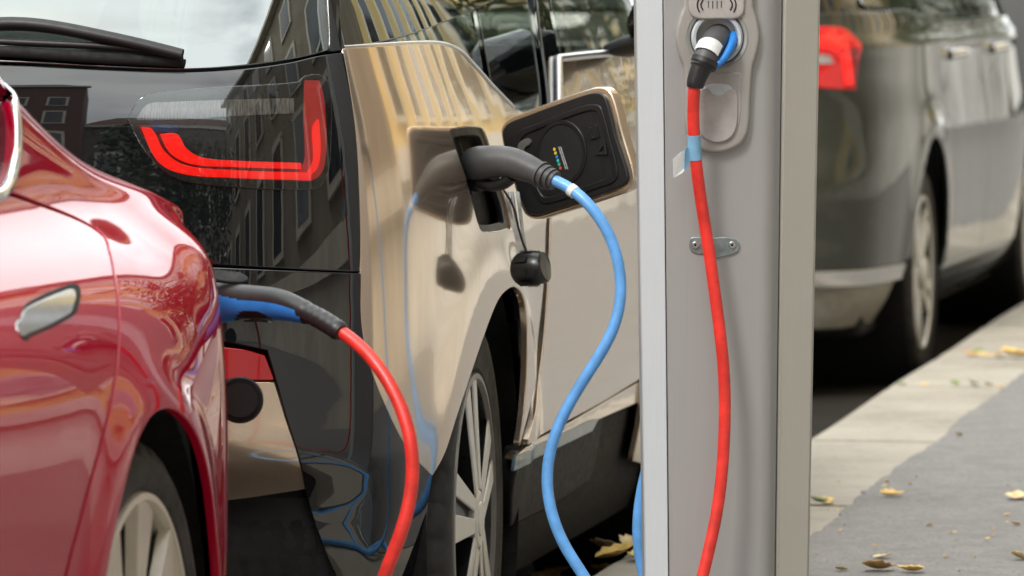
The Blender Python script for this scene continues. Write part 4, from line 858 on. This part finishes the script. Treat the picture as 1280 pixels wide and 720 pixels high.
# ================================================================== cables
M['red_cord'] = plain('red cable sheath', (.72, .035, .025), .42, coat=.1, scale=26, var=.2, bmp=.08, bscale=120)
M['blue_cord'] = plain('blue cable sheath', (.13, .38, .80), .42, coat=.1, scale=26, var=.16, bmp=.08, bscale=120)
M['plug_grey'] = plain('charcoal plug', (.075, .075, .077), .5, bmp=.1, bscale=800)
M['plug_blue'] = plain('blue grip rubber', (.02, .20, .62), .45)
M['plug_black'] = plain('black plug', (.016, .016, .017), .42, bmp=.06, bscale=900)
M['label_white'] = plain('white label', (.72, .74, .74), .5)
M['tape_blue'] = plain('pale blue tape', (.22, .45, .66), .45)
def cables(sf):
    RC = .0094
    red = empty('red_charging_cable', Frame(at(640, 900, 8.6) * np.array([1, 1, 0]) + np.array([0, 0, PAVE]), 0), 'red charging cable running from the red car to the charging post socket', 'cable')
    fr = Frame(red.location, 0)
    A = lambda x, y, D: at(x, y, D)
    gz = PAVE + .012
    g = lambda x, D: np.array([x, D, gz])
    cord = [A(392, 394.5, 8.30), A(418, 409.5, 8.272), A(434, 420, 8.26), A(466, 450, 8.23), A(497, 500, 8.195), A(513, 552, 8.17), A(515, 603, 8.16), A(503, 660, 8.15), A(482, 716, 8.15), A(452, 800, 8.16), A(428, 900, 8.16), g(-.20, 8.15) + np.array([0, 0, .015]), g(-.05, 8.05), g(.10, 8.1), g(.2, 8.45), g(.22, 8.85), g(.235, 9.02) + np.array([0, 0, .03]),
            A(858, 795, 9.10), A(878, 722, 9.12), A(896, 640, 9.135), A(905, 550, 9.145), A(905, 470, 9.15), A(896, 385, 9.155), A(884, 300, 9.160), A(874, 235, 9.158), A(867.5, 170, 9.15), A(867, 125, 9.145), A(868.5, 104, 9.143)]
    tube('cord', fr.l(spath(cord, .012)), RC, M['red_cord'], red, 20)
    # car plug
    pth = spath([A(243, 383, 8.44), A(262, 379, 8.43), A(282, 377, 8.41), A(310, 377, 8.385), A(340, 379, 8.36), A(365, 384, 8.33), A(384, 391, 8.31)], .006); n = len(pth)
    rr = Spl(np.linspace(0, 1, 7), np.array([[.029, .026], [.029, .026], [.026, .023], [.0235, .020], [.0225, .019], [.0195, .017], [.0150, .014]]))(np.linspace(0, 1, n))
    rads = [tuple(r) for r in rr]
    cpl = tube('car_plug', fr.l(pth), rads, M['plug_black'], red, 36, up=(0, 0, 1))
    def kb(u, a):                                # blue rubber: whole flank near the car, narrowing to a wave along the grip
        a = a if a < 180 else 360 - a
        k_ = min(1, max(0, (u - .15) / .3)); top = 52 + 26 * k_ * k_ * (3 - 2 * k_); bot = 180 - 66 * math.exp(-((u - .53) / .17) ** 4)
        return .06 < u < .98 and top < a < bot
    tube('blue_grip', fr.l(pth), [(a + .0016, b + .0016) for a, b in rads], M['plug_blue'], cpl, 72, up=(0, 0, 1), keep=kb)
    def kt(u, a):
        a = a if a < 180 else 360 - a
        return .44 < u < .62 and a > 150
    tube('trigger', fr.l(pth - np.array([0, 0, .003])), [(a + .002, b * .8) for a, b in rads], M['plug_black'], cpl, 36, up=(0, 0, 1), keep=kt)
    tube('strain_relief', fr.l(spath([A(378, 388, 8.315), A(392, 394.5, 8.30), A(406, 402, 8.285), A(420, 411, 8.27), A(427, 416, 8.262)], .004)), [.0158, .0158, .0152] + [.0145 if i % 3 else .0135 for i in range(len(spath([A(378, 388, 8.315), A(392, 394.5, 8.30), A(406, 402, 8.285), A(420, 411, 8.27), A(427, 416, 8.262)], .004)) - 4)] + [.0115], M['plug_black'], cpl, 24)
    # hanging dust cap
    q = np.array([A(300, 500, 8.42), A(300, 500, 8.41), A(300, 500, 8.395), A(300, 500, 8.39)])
    cap = tube('dust_cap', fr.l(q), [.031, .033, .0335, .031], M['matt_black'], cpl, 40, up=(0, 0, 1))
    tube('cap_rim', fr.l(np.array([A(300, 500, 8.393), A(300, 500, 8.386)])), [.026, .025], M['black_sheen'], cap, 40)
    tube('tether', fr.l(spath([A(276, 408, 8.42), A(273, 440, 8.41), A(274, 470, 8.40), A(284, 485, 8.395)])), .0022, M['plug_black'], cpl, 8)
    # post plug, entering the socket
    pl = spath([A(905, 42, 9.235), A(897, 48, 9.20), A(889, 60, 9.165), A(881, 76, 9.15), A(878, 84, 9.147)], .004); n = len(pl)
    pp = tube('post_plug', fr.l(pl), [(.0232 - .0035 * i / n, .0225 - .0035 * i / n) for i in range(n)], M['plug_grey'], red, 32)
    pl2 = spath([A(879.5, 79, 9.147), A(876.5, 85, 9.146), A(872, 96, 9.145), A(869, 107, 9.144), A(868.6, 110, 9.144)], .003); n = len(pl2)
    tube('plug_sleeve', fr.l(pl2), [.0195] * 2 + [.0165 - .004 * i / n for i in range(n - 4)] + [.0135, .0125], M['plug_black'], pp, 28)
    tube('plug_collar', fr.l(spath([A(882, 74, 9.149), A(880.4, 78, 9.148), A(879, 81, 9.147)], .002)), .0212, M['plug_black'], pp, 32)
    tube('plug_label', fr.l(spath([A(888, 61, 9.164), A(886, 65, 9.158), A(883, 71, 9.152)], .002)), .0222, M['label_white'], pp, 40, up=(1, 0, 0), keep=lambda u, a: 25 < a < 150)
    lv = spath([A(917, 46, 9.20), A(914, 58, 9.17), A(907, 70, 9.155), A(898, 79, 9.148), A(891, 84, 9.146)], .004)
    tube('lock_lever', fr.l(lv), [(.0105 - .006 * i / len(lv), .0065) for i in range(len(lv))], M['plug_blue'], pp, 14)
    # blue tape flag tied round the cord
    i0, i1 = A(867.6, 169, 9.1497), A(867.8, 200, 9.153)
    tp = tube('tape_band', fr.l(spath([A(867.4, 169, 9.150), A(868, 184, 9.152), A(869.6, 200, 9.154)], .004)), RC + .0010, M['tape_blue'], red, 24)
    V = [A(859.5, 186, 9.148), A(861, 205, 9.148), A(853, 216, 9.138), A(842, 222, 9.13), A(841, 199, 9.13), A(851, 190, 9.138)]
    Fg = mesh('tape_flag', list(fr.l(np.array(V))), [(0, 1, 2, 3, 4, 5)], M['label_white'], tp)
    m_ = Fg.modifiers.new('thick', 'SOLIDIFY'); m_.thickness = .0006
    V = [A(859.4, 183, 9.1475), A(861, 207, 9.1475), A(855, 214, 9.1405), A(856, 186, 9.1405)]
    Fb = mesh('tape_fold', list(fr.l(np.array(V))), [(0, 1, 2, 3)], M['tape_blue'], tp); m_ = Fb.modifiers.new('thick', 'SOLIDIFY'); m_.thickness = .0008

    blue = empty('blue_charging_cable', Frame(at(740, 800, 9.6) * np.array([1, 1, 0]) + np.array([0, 0, PAVE]), 0), 'blue charging cable hanging from the grey plug in the champagne car', 'cable')
    fb = Frame(blue.location, 0)
    cord = [A(676, 219, 9.875), A(692, 225, 9.865), A(708, 233, 9.855), A(736, 256, 9.83), A(758, 287, 9.82), A(772, 325, 9.815), A(776, 362, 9.81), A(766, 412, 9.80), A(738, 462, 9.80), A(708, 512, 9.80), A(690, 556, 9.795), A(684, 600, 9.79), A(690, 642, 9.78), A(707, 684, 9.77), A(732, 724, 9.76), A(764, 770, 9.74), g(.20, 9.68) + np.array([0, 0, .03]), g(.16, 9.45), g(.02, 9.0), g(-.14, 8.75), g(-.30, 8.85), g(-.26, 9.12), g(-.05, 9.2), g(.10, 9.35), g(.17, 9.58) + np.array([0, 0, .03]), A(806, 745, 9.66), A(799.5, 690, 9.66), A(798, 650, 9.66), A(803, 612, 9.655), A(822, 540, 9.645), A(850, 430, 9.62), A(868, 300, 9.60), A(872, 200, 9.58), A(874, 120, 9.56)]
    tube('cord', fb.l(spath(cord, .012)), RC + .0002, M['blue_cord'], blue, 20)
    pth = spath([A(598, 207, 10.02), A(594, 206, 9.97), A(600, 204, 9.945), A(622, 202, 9.925), A(648, 206, 9.905), A(672, 216, 9.885), A(694, 226, 9.868)], .005); n = len(pth)
    rr = Spl(np.linspace(0, 1, 8), np.array([[.024, .030], [.025, .030], [.029, .029], [.0275, .028], [.0265, .026], [.024, .024], [.0205, .0205], [.0165, .0165]]))(np.linspace(0, 1, n))
    bp = tube('car_plug', fb.l(pth), [tuple(r) for r in rr], M['plug_grey'], blue, 36)
    for i, (a, b) in enumerate((((676, 218), (678, 219)), ((682, 221), (684, 222)), ((688, 223.5), (690, 224.5)))):
        tube('grip_ring', fb.l(np.array([A(*a, 9.882 - i * .006), A(*b, 9.880 - i * .006)])), .0232 - i * .002, M['plug_grey'], bp, 32)
    tube('plug_collar', fb.l(np.array([A(603, 212, 9.995), A(594, 213, 9.96), A(589, 213, 9.955)])), [(.036, .034), (.036, .034), (.030, .03)], M['plug_black'], bp, 36)
    tube('lower_trigger', fb.l(spath([A(600, 228, 9.95), A(615, 232, 9.935), A(630, 229, 9.92), A(640, 221, 9.91)], .004)), [(.010, .014)] * len(spath([A(600, 228, 9.95), A(615, 232, 9.935), A(630, 229, 9.92), A(640, 221, 9.91)], .004)), M['plug_black'], bp, 16)
    tube('cord_clip', fb.l(np.array([A(713, 236.5, 9.852), A(719, 241, 9.846)])), .0112, M['label_white'], blue, 24)
    tube('post_plug', fb.l(np.array([A(874, 150, 9.58), A(874, 112, 9.56), A(876, 95, 9.53), A(878, 90, 9.46)])), [.013, .020, .024, .024], M['plug_grey'], blue, 24)
# ================================================================== ground
def ground():
    # road: one sheet to the horizon
    m, nt, bs = new_mat('road asphalt'); f, _ = noise_fac(nt, 260, 5); f2, _ = noise_fac(nt, 2.5, 5)
    c = mixc(nt, f, (.009, .009, .009), (.028, .027, .025)); nt.links.new(mixc(nt, f2, c, (.03, .026, .02)), bs.inputs['Base Color']); bs.inputs['Roughness'].default_value = .9; bs.inputs['Specular IOR Level'].default_value = .1; bump(nt, bs, f, .5, .004)
    V = [street(s, l, -.0) for s, l in ((-400, -400), (600, -400), (600, 400), (-400, 400))]
    structure(mesh('road', V, [(0, 1, 2, 3)], m))
    # kerb of pale granite lengths, built as one strip with worn edge and open joints
    m, nt, bs = new_mat('granite kerb'); f, _ = noise_fac(nt, 300, 3, .3, .7); f2, _ = noise_fac(nt, 6, 6, .35, .75); f3, _ = noise_fac(nt, 1.7, 4)
    c = mixc(nt, f, (.20, .178, .140), (.50, .46, .385)); f4, _ = noise_fac(nt, 45, 5, .5, .72); c = mixc(nt, f2, c, (.27, .24, .185)); c = mixc(nt, f4, c, (.19, .17, .135)); nt.links.new(mixc(nt, f3, c, (.42, .385, .32)), bs.inputs['Base Color']); bs.inputs['Roughness'].default_value = .85; bump(nt, bs, f, .5, .003)
    joints = [-2.1, -.95, .15, 1.18, 2.28, 3.9, 5.65, 6.78, 8.3, 10.2, 11.6, 13.0, 14.4]
    S = []; s = -14.0
    ss = list(np.arange(-14, 30, .10)); 
    for j in joints: ss += [j - .022, j - .012, j + .012, j + .022]
    ss = np.array(sorted(ss)); prof = [(0.0, -.05), (.004, PAVE - .03), (.012, PAVE - .008), (.03, PAVE), (.12, PAVE + .001), (.22, PAVE + .001), (.36, PAVE - .001)]
    V = []; F = []; w = len(prof)
    ed = Spl(np.arange(-15, 32, 1.3), rng.normal(0, .005, len(np.arange(-15, 32, 1.3))))
    for s in ss:
        dj = min(abs(s - j) for j in joints); k = .03 if dj < .0125 else (0.003 if dj < .023 else 0)
        for i, (l, z) in enumerate(prof): V.append(street(s, l + float(ed(s)) * (i < 4) + (k * .5 if i < 3 else 0), z - (k if i > 0 else 0)))
    for i in range(len(ss) - 1):
        for j in range(w - 1): F.append((i * w + j, (i + 1) * w + j, (i + 1) * w + j + 1, i * w + j + 1))
    structure(sharp(mesh('kerb', V, F, m), 30))
    # asphalt pavement with a ragged edge over the kerb stones
    m, nt, bs = new_mat('pavement asphalt'); f, _ = noise_fac(nt, 330, 3, .3, .7); f2, _ = noise_fac(nt, 1.6, 6, .35, .7); f3, _ = noise_fac(nt, 14, 6, .42, .68); f5, _ = noise_fac(nt, 110, 2, .58, .66)
    c0_ = (.075, .072, .068)
    c = mixc(nt, f, (.135, .13, .124), (.30, .288, .27)); c = mixc(nt, f2, c, (.215, .206, .195)); c = mixc(nt, f5, c, c0_); nt.links.new(mixc(nt, f3, c, (.165, .16, .152)), bs.inputs['Base Color']); bs.inputs['Roughness'].default_value = .88; bump(nt, bs, f, .4, .003)
    ss = np.arange(-14, 40, .05); ed = Spl(np.arange(-15, 42, .45), rng.normal(0, .007, len(np.arange(-15, 42, .45)))); V = []; F = []; e2 = rng.normal(0, .0035, len(ss))
    ls = [0, .004, .03, .2, .6, 1.2, 2.2, 4.6]
    for i, s in enumerate(ss):
        e = .315 + float(ed(s)) + e2[i]
        for k, l in enumerate(ls): V.append(street(s, (e + l) if k < 7 else 4.6, PAVE - .02 if k == 0 else PAVE + (.004 if k == 1 else .007)))
    w = len(ls)
    for i in range(len(ss) - 1):
        for j in range(w - 1): F.append((i * w + j, (i + 1) * w + j, (i + 1) * w + j + 1, i * w + j + 1))
    structure(sharp(mesh('pavement', V, F, m), 30))
# ================================================================== leaves
M['leaf_yellow'] = plain('yellow leaf', (.64, .43, .12), .65, scale=60, var=.3)
M['leaf_brown'] = plain('brown leaf', (.42, .25, .09), .7, scale=60, var=.35)
M['leaf_pale'] = plain('pale leaf', (.58, .45, .22), .65, scale=60, var=.25)
M['leaf_green'] = plain('green leaf', (.16, .22, .05), .65, scale=60, var=.3)
def leaf(p, size, mat, label, group, rot=None, curl=.55):
    n, w = 9, 5; V = []; F = []; cu = rng.uniform(.4, 1.2) * curl; tw = rng.uniform(-.4, .4)
    for i in range(n):
        u = i / (n - 1); h = math.sin(math.pi * min(1, u ** .8 * 1.02)) * (.34 + .05 * math.sin(u * 22)) + .008
        for j in range(w):
            v = (j / (w - 1) - .5) * 2; x = u - .5; y = v * h; z = cu * (abs(v) * h * .8 + (x * x) * .9) + tw * x * y
            V.append((x * size, y * size, z * size))
    for i in range(n - 1):
        for j in range(w - 1): F.append((i * w + j, (i + 1) * w + j, (i + 1) * w + j + 1, i * w + j + 1))
    o = mesh('fallen_leaf', V, F, mat, smooth=True); o.location = p + np.array([0, 0, .002 + size * .04]); o.rotation_euler = (rng.uniform(-.35, .35), rng.uniform(-.35, .35), rot if rot is not None else rng.uniform(0, 6.28))
    m_ = o.modifiers.new('thick', 'SOLIDIFY'); m_.thickness = .0006
    return tag(o, label, 'leaf', group)
def leaves():
    Y, Bn, P, G = M['leaf_yellow'], M['leaf_brown'], M['leaf_pale'], M['leaf_green']; z = PAVE + .007; k = PAVE + .002; gp = 'fallen leaves on the pavement'; gk = 'leaf scraps in the kerb joints'; gg = 'leaves in the gutter'
    big = [(1115, 621, .055, Y, 'curled yellow leaf lying alone on the asphalt pavement right of the charging post', .3),
           (1271, 624, .07, P, 'pale yellow leaf at the right edge of the pavement', 1.4),
           (1104, 698, .04, P, 'small pale leaf above the brown leaf at the foot of the pavement', .2),
           (1098, 714, .075, Bn, 'largest brown leaf near the charging post at the bottom of the picture', .5),
           (1138, 716, .055, Y, 'yellow leaf just right of the large brown leaf', 2.6),
           (1276, 700, .045, P, 'pale leaf in the lower right corner of the pavement', .1),
           (1198, 545, .03, P, 'small pale leaf near the kerb stones on the asphalt', .8),
           (1162, 658, .022, Y, 'tiny orange leaf below the curled yellow leaf', .8),
           (1270, 657, .022, Y, 'tiny yellow leaf under the pale leaf at the right edge', .4),
           (1052, 714, .03, P, 'pale leaf scrap beside the base of the charging post', .4)]
    for x, y, s, m_, lb, r in big: leaf(onz(x, y, z), s, m_, lb, gp, r)
    for i in range(26):
        x, y = rng.uniform(1030, 1278), rng.uniform(560, 718); leaf(onz(x, y, z), rng.uniform(.006, .014), [Y, P, Bn][i % 3], 'tiny leaf scrap scattered on the grey asphalt pavement', 'leaf scraps on the asphalt')
    for x, y, s, m_ in ((1216, 444, .05, Bn), (1232, 446, .06, Y), (1248, 445, .05, Bn), (1268, 446, .09, Y), (1279, 446, .06, Y), (1222, 441, .04, G)): leaf(onz(x, y, k), s, m_, 'yellow brown leaf lodged in the far kerb joint', gk)
    for x, y, s, m_ in ((1126, 482, .03, G), (1156, 482, .028, Y), (1194, 482, .035, G), (1216, 481, .045, G), (1235, 483, .045, Bn), (1250, 484, .03, Y), (1022, 629, .05, G), (1034, 627, .04, Y)): leaf(onz(x, y, k), s, m_, 'small green or yellow scrap in a nearer kerb joint', 'scraps in the near kerb joints')
    for i in range(34):
        x = rng.uniform(650, 800); y = rng.uniform(655, 735); leaf(onz(x, y, .01), rng.uniform(.05, .09), [Y, Bn, P, Bn][i % 4], 'brown leaf in the gutter under the champagne car', gg, curl=.5)
    for x, y, s, m_, r, lb in ((757, 690, .10, P, 2.2, 'large pale curled leaf on the kerb edge left of the charging post'), (772, 697, .09, Y, .4, 'yellow leaf on the kerb edge touching the blue cable side'), (790, 684, .07, P, 1.0, 'pale leaf against the left side of the charging post'), (800, 700, .07, Y, 1.9, 'yellow leaf on the kerb stone by the charging post base')):
        leaf(onz(x, y, k), s, m_, lb, 'leaves on the kerb edge', r, .6)
# ================================================================== surroundings (seen in the paintwork)
def building(name, o, e, n, L, H, base_h, wall, base, label, step, first, wins, stone):
    """o: a corner on the ground, e: along the front, n: out of the front"""
    root = empty(name, Frame(o, 0), label, 'building'); o0 = np.zeros(3); up = np.array([0, 0, 1.0]); dp = -n * 8
    def slab(nm, a, b, z0, z1, d0, d1, mat, par=root):
        V = [o0 + e * x + n * d + up * z for x in (a, b) for d in (d0, d1) for z in (z0, z1)]
        F = [(0, 1, 3, 2), (4, 6, 7, 5), (0, 4, 5, 1), (2, 3, 7, 6), (0, 2, 6, 4), (1, 5, 7, 3)]
        return mesh(nm, V, F, mat, par)
    slab('wall', 0, L, base_h, H, -8, 0, wall); slab('base_storey', 0, L, 0, base_h - .002, -8, .08, base)
    slab('cornice', -.2, L + .2, H - .5, H - .1, 0.002, .55, stone); slab('cornice', 0, L, base_h - .15, base_h + .2, .082, .25, stone)
    V = [o0 + up * H, o0 + e * L + up * H, o0 + e * L + up * H + dp, o0 + up * H + dp, o0 + e * 2 + up * (H + 3) + dp / 2, o0 + e * (L - 2) + up * (H + 3) + dp / 2]
    mesh('roof', V, [(0, 1, 5, 4), (1, 2, 5), (2, 3, 4, 5), (3, 0, 4)], M['roof_tile'], root)
    proto = None
    for z0, hh in wins:
        x = first
        while x < L - 1.5:
            fr_ = slab('window', x - .78, x + .78, z0 - .12, z0 + hh + .22, (.082 if z0 < base_h else .002), (.20 if z0 < base_h else .12), stone)
            dd = .202 if z0 < base_h else .122
            slab('pane', x - .58, x + .58, z0, z0 + hh, dd, dd + .01, M['pane'], fr_)
            x += step
    return root
def surroundings():
    M['roof_tile'] = plain('roof tile', (.16, .08, .06), .8, scale=3); M['pane'] = plain('window pane', (.02, .026, .03), .06, spec=.8, scale=2)
    M['yellow_render'] = plain('yellow render', (.80, .60, .27), .9, scale=1.2, var=.12); M['white_stone'] = plain('pale stone', (.74, .71, .64), .85, scale=1.5, var=.15)
    M['dark_stone'] = plain('dark stone', (.20, .18, .15), .9, scale=1.5, var=.25); M['cream'] = plain('cream stone', (.60, .55, .46), .85, scale=1.5, var=.12); M['tan_stone'] = plain('tan stone', (.24, .20, .15), .9, scale=1.2, var=.15)
    m, nt, bs = new_mat('brick'); tc = nt.nodes.new('ShaderNodeTexCoord'); b = nt.nodes.new('ShaderNodeTexBrick'); b.inputs['Scale'].default_value = 4; b.inputs['Color1'].default_value = (.14, .05, .035, 1); b.inputs['Color2'].default_value = (.09, .035, .028, 1); b.inputs['Mortar'].default_value = (.2, .17, .14, 1)
    mp = nt.nodes.new('ShaderNodeMapping'); mp.inputs['Rotation'].default_value = (R(90), 0, 0); nt.links.new(tc.outputs['Object'], mp.inputs[0]); nt.links.new(mp.outputs[0], b.inputs['Vector']); nt.links.new(b.outputs['Color'], bs.inputs['Base Color']); bs.inputs['Roughness'].default_value = .9; M['brick'] = m
    # pavement side: yellow upper storeys over a pale base
    building('yellow_townhouse', street(5.1, 4.7), U, -N, 37.3, 13.5, 1.6, M['yellow_render'], M['white_stone'], 'yellow rendered townhouse with pale stone base, mirrored in the champagne car', 3.1, 1.9, ((2.3, 2.2), (5.8, 2.2), (9.6, 2.0)), M['white_stone'])
    building('stone_townhouse', street(-24, 4.7), U, -N, 29, 12.5, 1.4, M['tan_stone'], M['cream'], 'dark tan stone townhouse beside the pavement, mirrored in the black tailgate', 3.2, 2.0, ((2.1, 1.9), (5.2, 2.1), (8.8, 1.9)), M['cream'])
    building('cream_townhouse', street(42.6, 4.7), U, -N, 60, 15, 1.6, M['cream'], M['white_stone'], 'cream rendered townhouse beyond the yellow one, mirrored in the grey estate car', 3.3, 2.0, ((2.3, 2.2), (5.8, 2.2), (9.6, 2.0)), M['white_stone'])
    # behind the camera and across the road
    building('brick_house', street(-38, -14.5), N, U, 12.5, 24, .6, M['brick'], M['white_stone'], 'dark red brick house standing behind the viewpoint, mirrored in the black tailgate', 3.0, 1.8, ((1.4, 1.9), (5.0, 1.9), (8.2, 1.8), (11.6, 1.9), (15, 1.9), (18.4, 1.8)), M['cream'])
    building('dark_house', street(-44, -2.2), N, U, 18, 17, 3.6, M['dark_stone'], M['dark_stone'], 'dark stone house at the end of the street behind the viewpoint', 3.0, 1.8, ((1.2, 1.8), (4.8, 2.1), (8.6, 2.1), (12.0, 1.6)), M['white_stone'])  # walls darkened so the tailgate mirrors them as dark
    building('grey_terrace', street(50, -13), -U, N, 70, 11, 3.8, M['cream'], M['white_stone'], 'cream terrace along the far side of the road', 3.4, 2.0, ((1.2, 1.9), (5.0, 2.0)), M['cream'])
    # a street tree behind the viewpoint
    lm = plain('tree leaf', (.045, .075, .02), .6, scale=3, var=.4); bm = plain('bark', (.09, .07, .05), .9, scale=6, bmp=.5, bscale=40)
    for i, (s, l, h) in enumerate(((-17, .9, 7.0), (-27, -9.5, 12), (29, 3.4, 7.0), (40, 3.4, 7.5))):
        p = street(s, l); root = empty('street_tree', Frame(p, 0), ('dense dark green street tree by the kerb behind the viewpoint', 'taller street tree across the road behind the viewpoint', 'green street tree in front of the yellow townhouse', 'taller green street tree further along the yellow townhouse')[i], 'tree')
        tube('trunk', spath([(0, 0, 0), (.05, .02, h * .25), (-.05, .05, h * .5), (.1, 0, h * .8)], .2), [(.17 - .005 * k, .17 - .005 * k) for k in range(len(spath([(0, 0, 0), (.05, .02, h * .25), (-.05, .05, h * .5), (.1, 0, h * .8)], .2)))], bm, root, 10)
        V = []; F = []
        cl = [(rng.normal(0, h * .16), rng.normal(0, h * .16), h * .62 + rng.normal(0, h * .15), rng.uniform(.5, 1.1) * h * .14) for _ in range(26)]
        for cx, cy, cz, cr in cl:
            for _ in range(170):
                d = rng.normal(0, 1, 3); d /= np.linalg.norm(d); q = np.array([cx, cy, cz]) + d * cr * rng.uniform(.4, 1.15); s1 = rng.normal(0, 1, 3); s1 /= np.linalg.norm(s1); s2 = np.cross(s1, rng.normal(0, 1, 3)); s2 /= np.linalg.norm(s2); z_ = rng.uniform(.07, .13); k = len(V)
                V += [q - s1 * z_, q + s2 * z_ * .5, q + s1 * z_, q - s2 * z_ * .5]; F.append((k, k + 1, k + 2, k + 3))
        mesh('crown', V, F, lm, root)
# ================================================================== camera and light
def stage():
    sc = bpy.context.scene
    cam = bpy.data.cameras.new('camera'); co = bpy.data.objects.new('camera', cam); C.objects.link(co); co.location = (0, 0, CAMZ); co.rotation_euler = (math.pi / 2 - PITCH, 0, 0)
    cam.sensor_width = 36; cam.lens = 36 * FPX / 1280; cam.clip_end = 2000; cam.clip_start = .1
    cam.dof.use_dof = True; cam.dof.focus_distance = 9.35; cam.dof.aperture_fstop = 9.0; cam.dof.aperture_blades = 9
    sc.camera = co
    w = bpy.data.worlds.new('World'); sc.world = w; w.use_nodes = True; nt = w.node_tree; bg = nt.nodes['Background']
    sky = nt.nodes.new('ShaderNodeTexSky'); sky.sky_type = 'NISHITA'; sky.sun_disc = False; EL, AZ = R(48), R(215)
    sky.sun_elevation = EL; sky.sun_rotation = AZ; sky.dust_density = 2.5; sky.air_density = 1.2
    tc = nt.nodes.new('ShaderNodeTexCoord'); mp = nt.nodes.new('ShaderNodeMapping'); mp.inputs['Scale'].default_value = (1, 1, 2.6); nz = nt.nodes.new('ShaderNodeTexNoise'); nz.inputs['Scale'].default_value = 2.6; nz.inputs['Detail'].default_value = 7
    nt.links.new(tc.outputs['Generated'], mp.inputs[0]); nt.links.new(mp.outputs[0], nz.inputs['Vector'])
    mr = nt.nodes.new('ShaderNodeMapRange'); mr.inputs[1].default_value = .36; mr.inputs[2].default_value = .56; mr.inputs[3].default_value = .45; nt.links.new(nz.outputs['Fac'], mr.inputs[0])
    mx = nt.nodes.new('ShaderNodeMix'); mx.data_type = 'RGBA'; nt.links.new(mr.outputs[0], mx.inputs[0]); nt.links.new(sky.outputs[0], mx.inputs[6]); mx.inputs[7].default_value = (18.5, 18.9, 18.8, 1)
    nt.links.new(mx.outputs[2], bg.inputs[0]); bg.inputs[1].default_value = .12
    sl = bpy.data.lights.new('sun', 'SUN'); so = bpy.data.objects.new('sun', sl); C.objects.link(so); sl.energy = 1.4; sl.angle = R(11); sl.color = (1, .95, .87)
    # Nishita: rotation 0 puts the sun towards +Y, turning clockwise seen from above
    d = Vector((math.sin(AZ) * math.cos(EL), math.cos(AZ) * math.cos(EL), math.sin(EL))); so.rotation_euler = d.to_track_quat('Z', 'Y').to_euler()
    vs = sc.view_settings; vs.view_transform = 'Standard'; vs.look = 'None'; vs.gamma = 1; vs.exposure = 0.5; vs.use_curve_mapping = False
    sc.cycles.max_bounces = 8; sc.cycles.transparent_max_bounces = 12; sc.cycles.use_denoising = True

ground(); hatchback(); saloon(); estate(); post(); cables(None); leaves(); surroundings(); stage()
